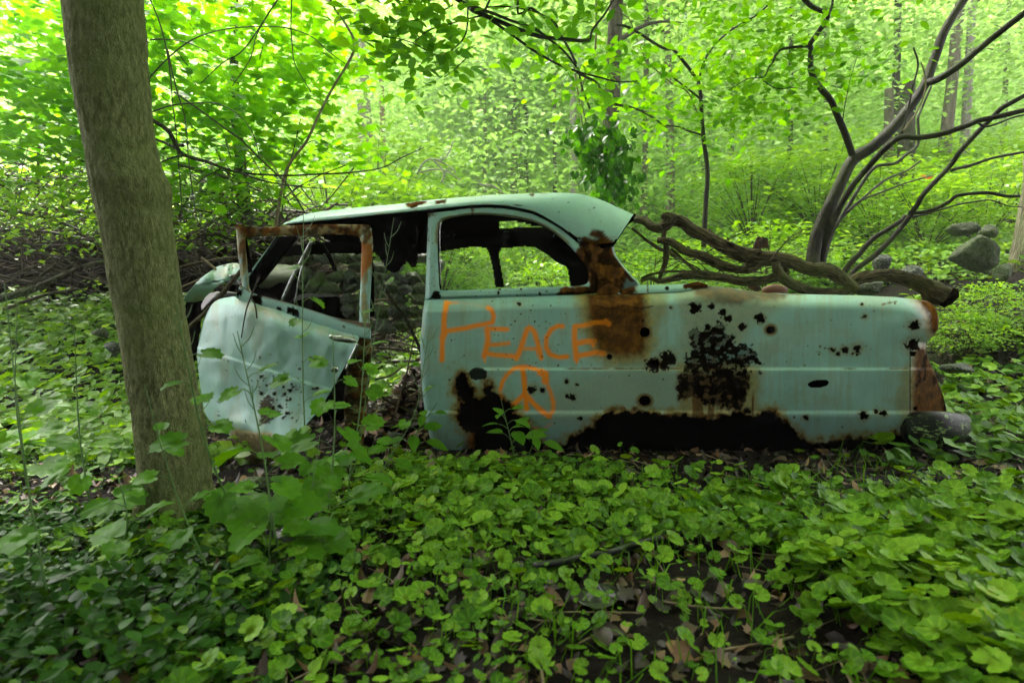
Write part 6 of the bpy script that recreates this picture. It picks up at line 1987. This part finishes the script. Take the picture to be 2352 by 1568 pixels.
W = [("tall weed rising up the middle of the open door, its tip against the window frame", (725, 1180), (697, 490), 2.15, 2.25, 10, 66, True, 2.2),
     ("broad leaved weed crossing the leaning trunk's right edge", (560, 1190), (404, 700), 1.70, 1.62, 9, 88, True, 3.0),
     ("large leaved weed in front of the door's lower corner", (650, 1290), (545, 760), 1.62, 1.7, 9, 96, True, 3.0),
     ("weed with big toothed leaves left of the rusty door edge", (745, 1230), (765, 760), 1.85, 2.0, 10, 92, False, 2.6),
     ("weed standing before the rusty door edge", (800, 1170), (842, 690), 2.1, 2.2, 9, 74, True, 2.2),
     ("thin weed whose seed pods show against the dark headliner", (800, 1120), (905, 500), 2.4, 2.3, 6, 46, True, 1.4),
     ("slender weed slanting right towards the quarter panel edge", (868, 1130), (985, 760), 2.3, 2.3, 5, 44, True, 1.6),
     ("weed with wide heart leaves at the foot of the door corner", (620, 1330), (600, 1010), 1.55, 1.55, 7, 110, False, 2.6),
     ("leafy weed at the foot of the tall middle weed", (720, 1330), (735, 1000), 1.65, 1.75, 8, 90, False, 2.4),
     ("weed bending across the trunk's lower half", (500, 1330), (330, 880), 1.45, 1.42, 7, 86, False, 2.6),
     ("blurred tall weed at the far left edge, near the camera", (120, 1420), (10, 650), 1.25, 1.35, 9, 120, False, 3.0),
     ("tall weed left of the leaning trunk by a hand's width", (220, 1230), (170, 740), 1.8, 1.9, 8, 78, False, 2.4),
     ("weed with level leaves in the left bright patch", (60, 1080), (40, 700), 2.3, 2.4, 8, 84, False, 2.0),
     ("short broad weed at the trunk's left foot", (270, 1330), (255, 1040), 1.5, 1.5, 7, 90, False, 2.4)]
for k, (lab, b_, e_, y1_, y2_, n_, lp_, pods, rs_) in enumerate(W):
    weed(lab, b_, e_, y1_, y2_, n_, lp_, 400 + k, pods=pods, rstem=rs_)
BL = [oval_leaf(.27, 5, .12, .2)]
weed("pale seedling with oval leaves standing at the quarter panel's left edge", (940, 1090), (1004, 925), 2.68, 2.66, 9, 62, 501, BL, name="jewelweed_plant", rstem=2.6, lo=.25, grp="pale seedlings before the wreck")
weed("pale seedling with long oval leaves in front of the peace sign", (1185, 1070), (1150, 915), 2.66, 2.62, 9, 74, 502, BL, name="jewelweed_plant", rstem=2.0, lo=.35, grp="pale seedlings before the wreck")
weed("lone seedling right of the others below the rust hole", (1225, 1075), (1215, 950), 2.66, 2.60, 6, 60, 503, BL, name="jewelweed_plant", rstem=1.8, lo=.35, grp="pale seedlings before the wreck")

# ---- bits on the ground
def gp(px_, py_, dz=0.0):
    Yk = ground_hit(px_, py_, .8, 6)
    p = P(px_, py_, Yk); p[2] = float(zt(p[0], p[1])) + dz
    return p


def gline(pts, dz): return np.array([gp(a, b, dz) for a, b in pts])


m_, nt_, out_ = new_mat("striped_hose"); g = NT(nt_)
pr = g.n("ShaderNodeBsdfPrincipled"); g.l(g.ramp(g.attr("band"), [(.4, (.015, .015, .016)), (.6, (.30, .22, .13))]), pr.inputs['Base Color']); pr.inputs['Roughness'].default_value = .5; g.l(pr.outputs[0], out_.inputs[0])


def hose(pts, lab):
    L = spline(gline(pts, .02), 260)
    band = .5 + .5 * np.sin(np.linspace(0, 1, 260) * np.linalg.norm(L[-1] - L[0]) * 2 * pi / .017)
    V, Fq = tube(L, .012 + .004 * band, 10, 260, caps=False)
    tag(obj("corrugated_hose", V, Fq, m_, attrs={'band': np.repeat(band, 10)}), lab, "hose", "striped hoses on the dirt")


hose([(866, 1047), (895, 1043), (930, 1046), (958, 1051)], "straight striped hose, uppermost on the dirt by the quarter panel")
hose([(888, 1062), (905, 1072), (935, 1076), (962, 1072)], "tan striped hose, middle one on the dirt")
hose([(918, 1086), (945, 1094), (968, 1106)], "short striped hose, lowest and partly buried in leaves")
hose([(982, 1046), (994, 1060), (990, 1078), (980, 1092)], "curled striped hose under the panel's left foot")
V, Fq = tube(gline([(1225, 1330), (1290, 1318), (1340, 1306), (1400, 1296), (1480, 1270), (1520, 1262)], .035), .011, 12, n=40)
tag(obj("black_hose", V, Fq, M['plastic']), "thin black hose lying through the round leaves in front", "hose")
V, Fq = tube(gline([(640, 1165), (675, 1172), (705, 1186), (730, 1204)], .03), [.013, .014, .012, .009], 10, rough=.1)
tag(obj("pale_stick", V, Fq, M['bark_pale']), "short whitish stick on the soil right of the trunk's foot", "stick")
V, Fq = tube(gline([(1225, 1395), (1180, 1440), (1160, 1470)], .02) * [1, 1, 1], [.006, .008, .006], 8, rough=.2)
tag(obj("dark_stick", V, Fq, M['bark_dark']), "dark wet stick lying in the bare soil patch", "stick")


def crumple(pts, dz, lab, nm, mat, seed, amp=.02):
    q = gline(pts, dz); c = q.mean(0)
    u, v = np.meshgrid(np.linspace(0, 1, 22), np.linspace(0, 2 * pi, 40), indexing='ij')
    ring = spline(np.concatenate([q, q[:1]]), 40)
    V = c + (ring - c)[None] * u[..., None]
    V[..., 2] += amp * (fbm(V[..., 0] * 22, V[..., 1] * 22, 0, 3, seed) * 2 - .6) * (1.2 - u)
    return tag(obj(nm, V, grid_faces(22, 40), M[mat]), lab, "plastic scrap")


crumple([(590, 1215), (640, 1195), (700, 1225), (690, 1262), (630, 1270), (585, 1245)], .03, "crumpled black plastic sheet on the soil right of the trunk's foot", "plastic_sheet", 'plastic', 3, .03)
crumple([(1335, 1375), (1400, 1365), (1420, 1400), (1380, 1425), (1330, 1410)], .025, "crumpled wet black plastic in the bare patch", "plastic_sheet", 'plastic', 4, .03)
V, F = boxv(-.13, .13, -.018, .018, -.012, .012)
pb = gp(2155, 1245, .05)
a_ = -.5
V = V @ np.array([[cos(a_), -sin(a_), 0], [sin(a_), cos(a_), 0], [0, 0, 1]]).T + pb
o = tag(obj("black_strip", V, F, M['plastic'], smooth=False), "glossy black strip lying among leaves at the lower right", "plastic strip")
bv = o.modifiers.new("soft_edge", 'BEVEL'); bv.width = .005; bv.segments = 2
# broken sticks lying across the doorway
rng = np.random.default_rng(41)
for k, (lab, p0, p1, Y0_, Y1_, r_3) in enumerate((
    ("long dark stick slanting down across the doorway", (868, 905), (968, 960), 3.0, 3.2, 3.4), ("grey stick lying level in the upper doorway", (856, 800), (975, 815), 3.6, 3.5, 3.0),
    ("thin pale stick crossing the doorway at door handle height", (870, 765), (970, 745), 3.9, 3.8, 1.8), ("black rotten branch low in the doorway", (850, 985), (960, 965), 2.95, 3.1, 5.0),
    ("steep thin stick leaning on the quarter panel's front edge", (905, 960), (962, 720), 3.0, 3.3, 2.4), ("short brown stick behind the rusty door edge", (862, 870), (925, 842), 3.3, 3.2, 2.8))):
    a_, b_ = P(p0[0], p0[1], Y0_), P(p1[0], p1[1], Y1_)
    V, Fq = tube([a_, a_ * .6 + b_ * .4 + rng.normal(0, .012, 3), b_], [r_3 / FPX * 3, r_3 / FPX * 2.8, r_3 / FPX * 1.8], 8, 14, rough=.3, seed=k)
    tag(obj("stick" if 'stick' in lab else "branch", V, Fq, M['bark_log_flow'], attrs={'barkco': tube.co}), lab, "stick" if 'stick' in lab else "branch")
# heap of dead leaves and soil inside the door opening
gx, gy = np.meshgrid(np.linspace(-.95, .1, 50), np.linspace(2.95, 5.0, 40), indexing='ij')
hz2 = .02 + .30 * sstep(3.0, 4.6, gy) * (1 + .5 * (fbm(gx * 4, gy * 4, 0, 3, 6) - .5)) * sstep(.1, -.1, gx) * sstep(-.95, -.7, gx) + .05 * (fbm(gx * 12, gy * 12, 0, 3, 7) - .5)
heap = obj("soil_heap", np.stack([gx, gy, zt(gx, gy) + hz2], -1), grid_faces(50, 40), M['mould'])
tag(heap, "dark heap of soil and rotten leaves inside the open doorway", "soil heap")
n = 1500
x = RNG.uniform(-.9, .05, n); y = RNG.uniform(3.0, 4.9, n)
z = .05 + .30 * sstep(3.0, 4.6, y) * sstep(.1, -.1, x) * sstep(-.95, -.7, x)
nn, hh = rand_dirs(n, 1.0, .6)
tag(leaf_obj("dead_leaves", M['litter'], scatter([maple_leaf(), oval_leaf(.3, 3, .4, .5)], np.stack([x, y, z], 1), nn, hh, RNG.uniform(.03, .08, n), RNG.uniform(0, 1, n) ** 1.3)), "brown dead leaves lying over the heap in the doorway", "dead leaves", kind='stuff')

# ---- thin forest air
def haze(density):
    V, F = boxv(-85, 85, -20, 92, -3.0, 60)
    m, nt, out = new_mat("thin_haze")
    v = nt.nodes.new("ShaderNodeVolumePrincipled")
    v.inputs['Color'].default_value = (.93, 1.0, .90, 1)
    v.inputs['Density'].default_value = density
    v.inputs['Anisotropy'].default_value = .3
    nt.links.new(v.outputs[0], out.inputs['Volume'])
    tag(obj("haze", V, F, m, smooth=False), "thin pale damp air between the trees", "haze", kind='stuff')


haze(.0035)
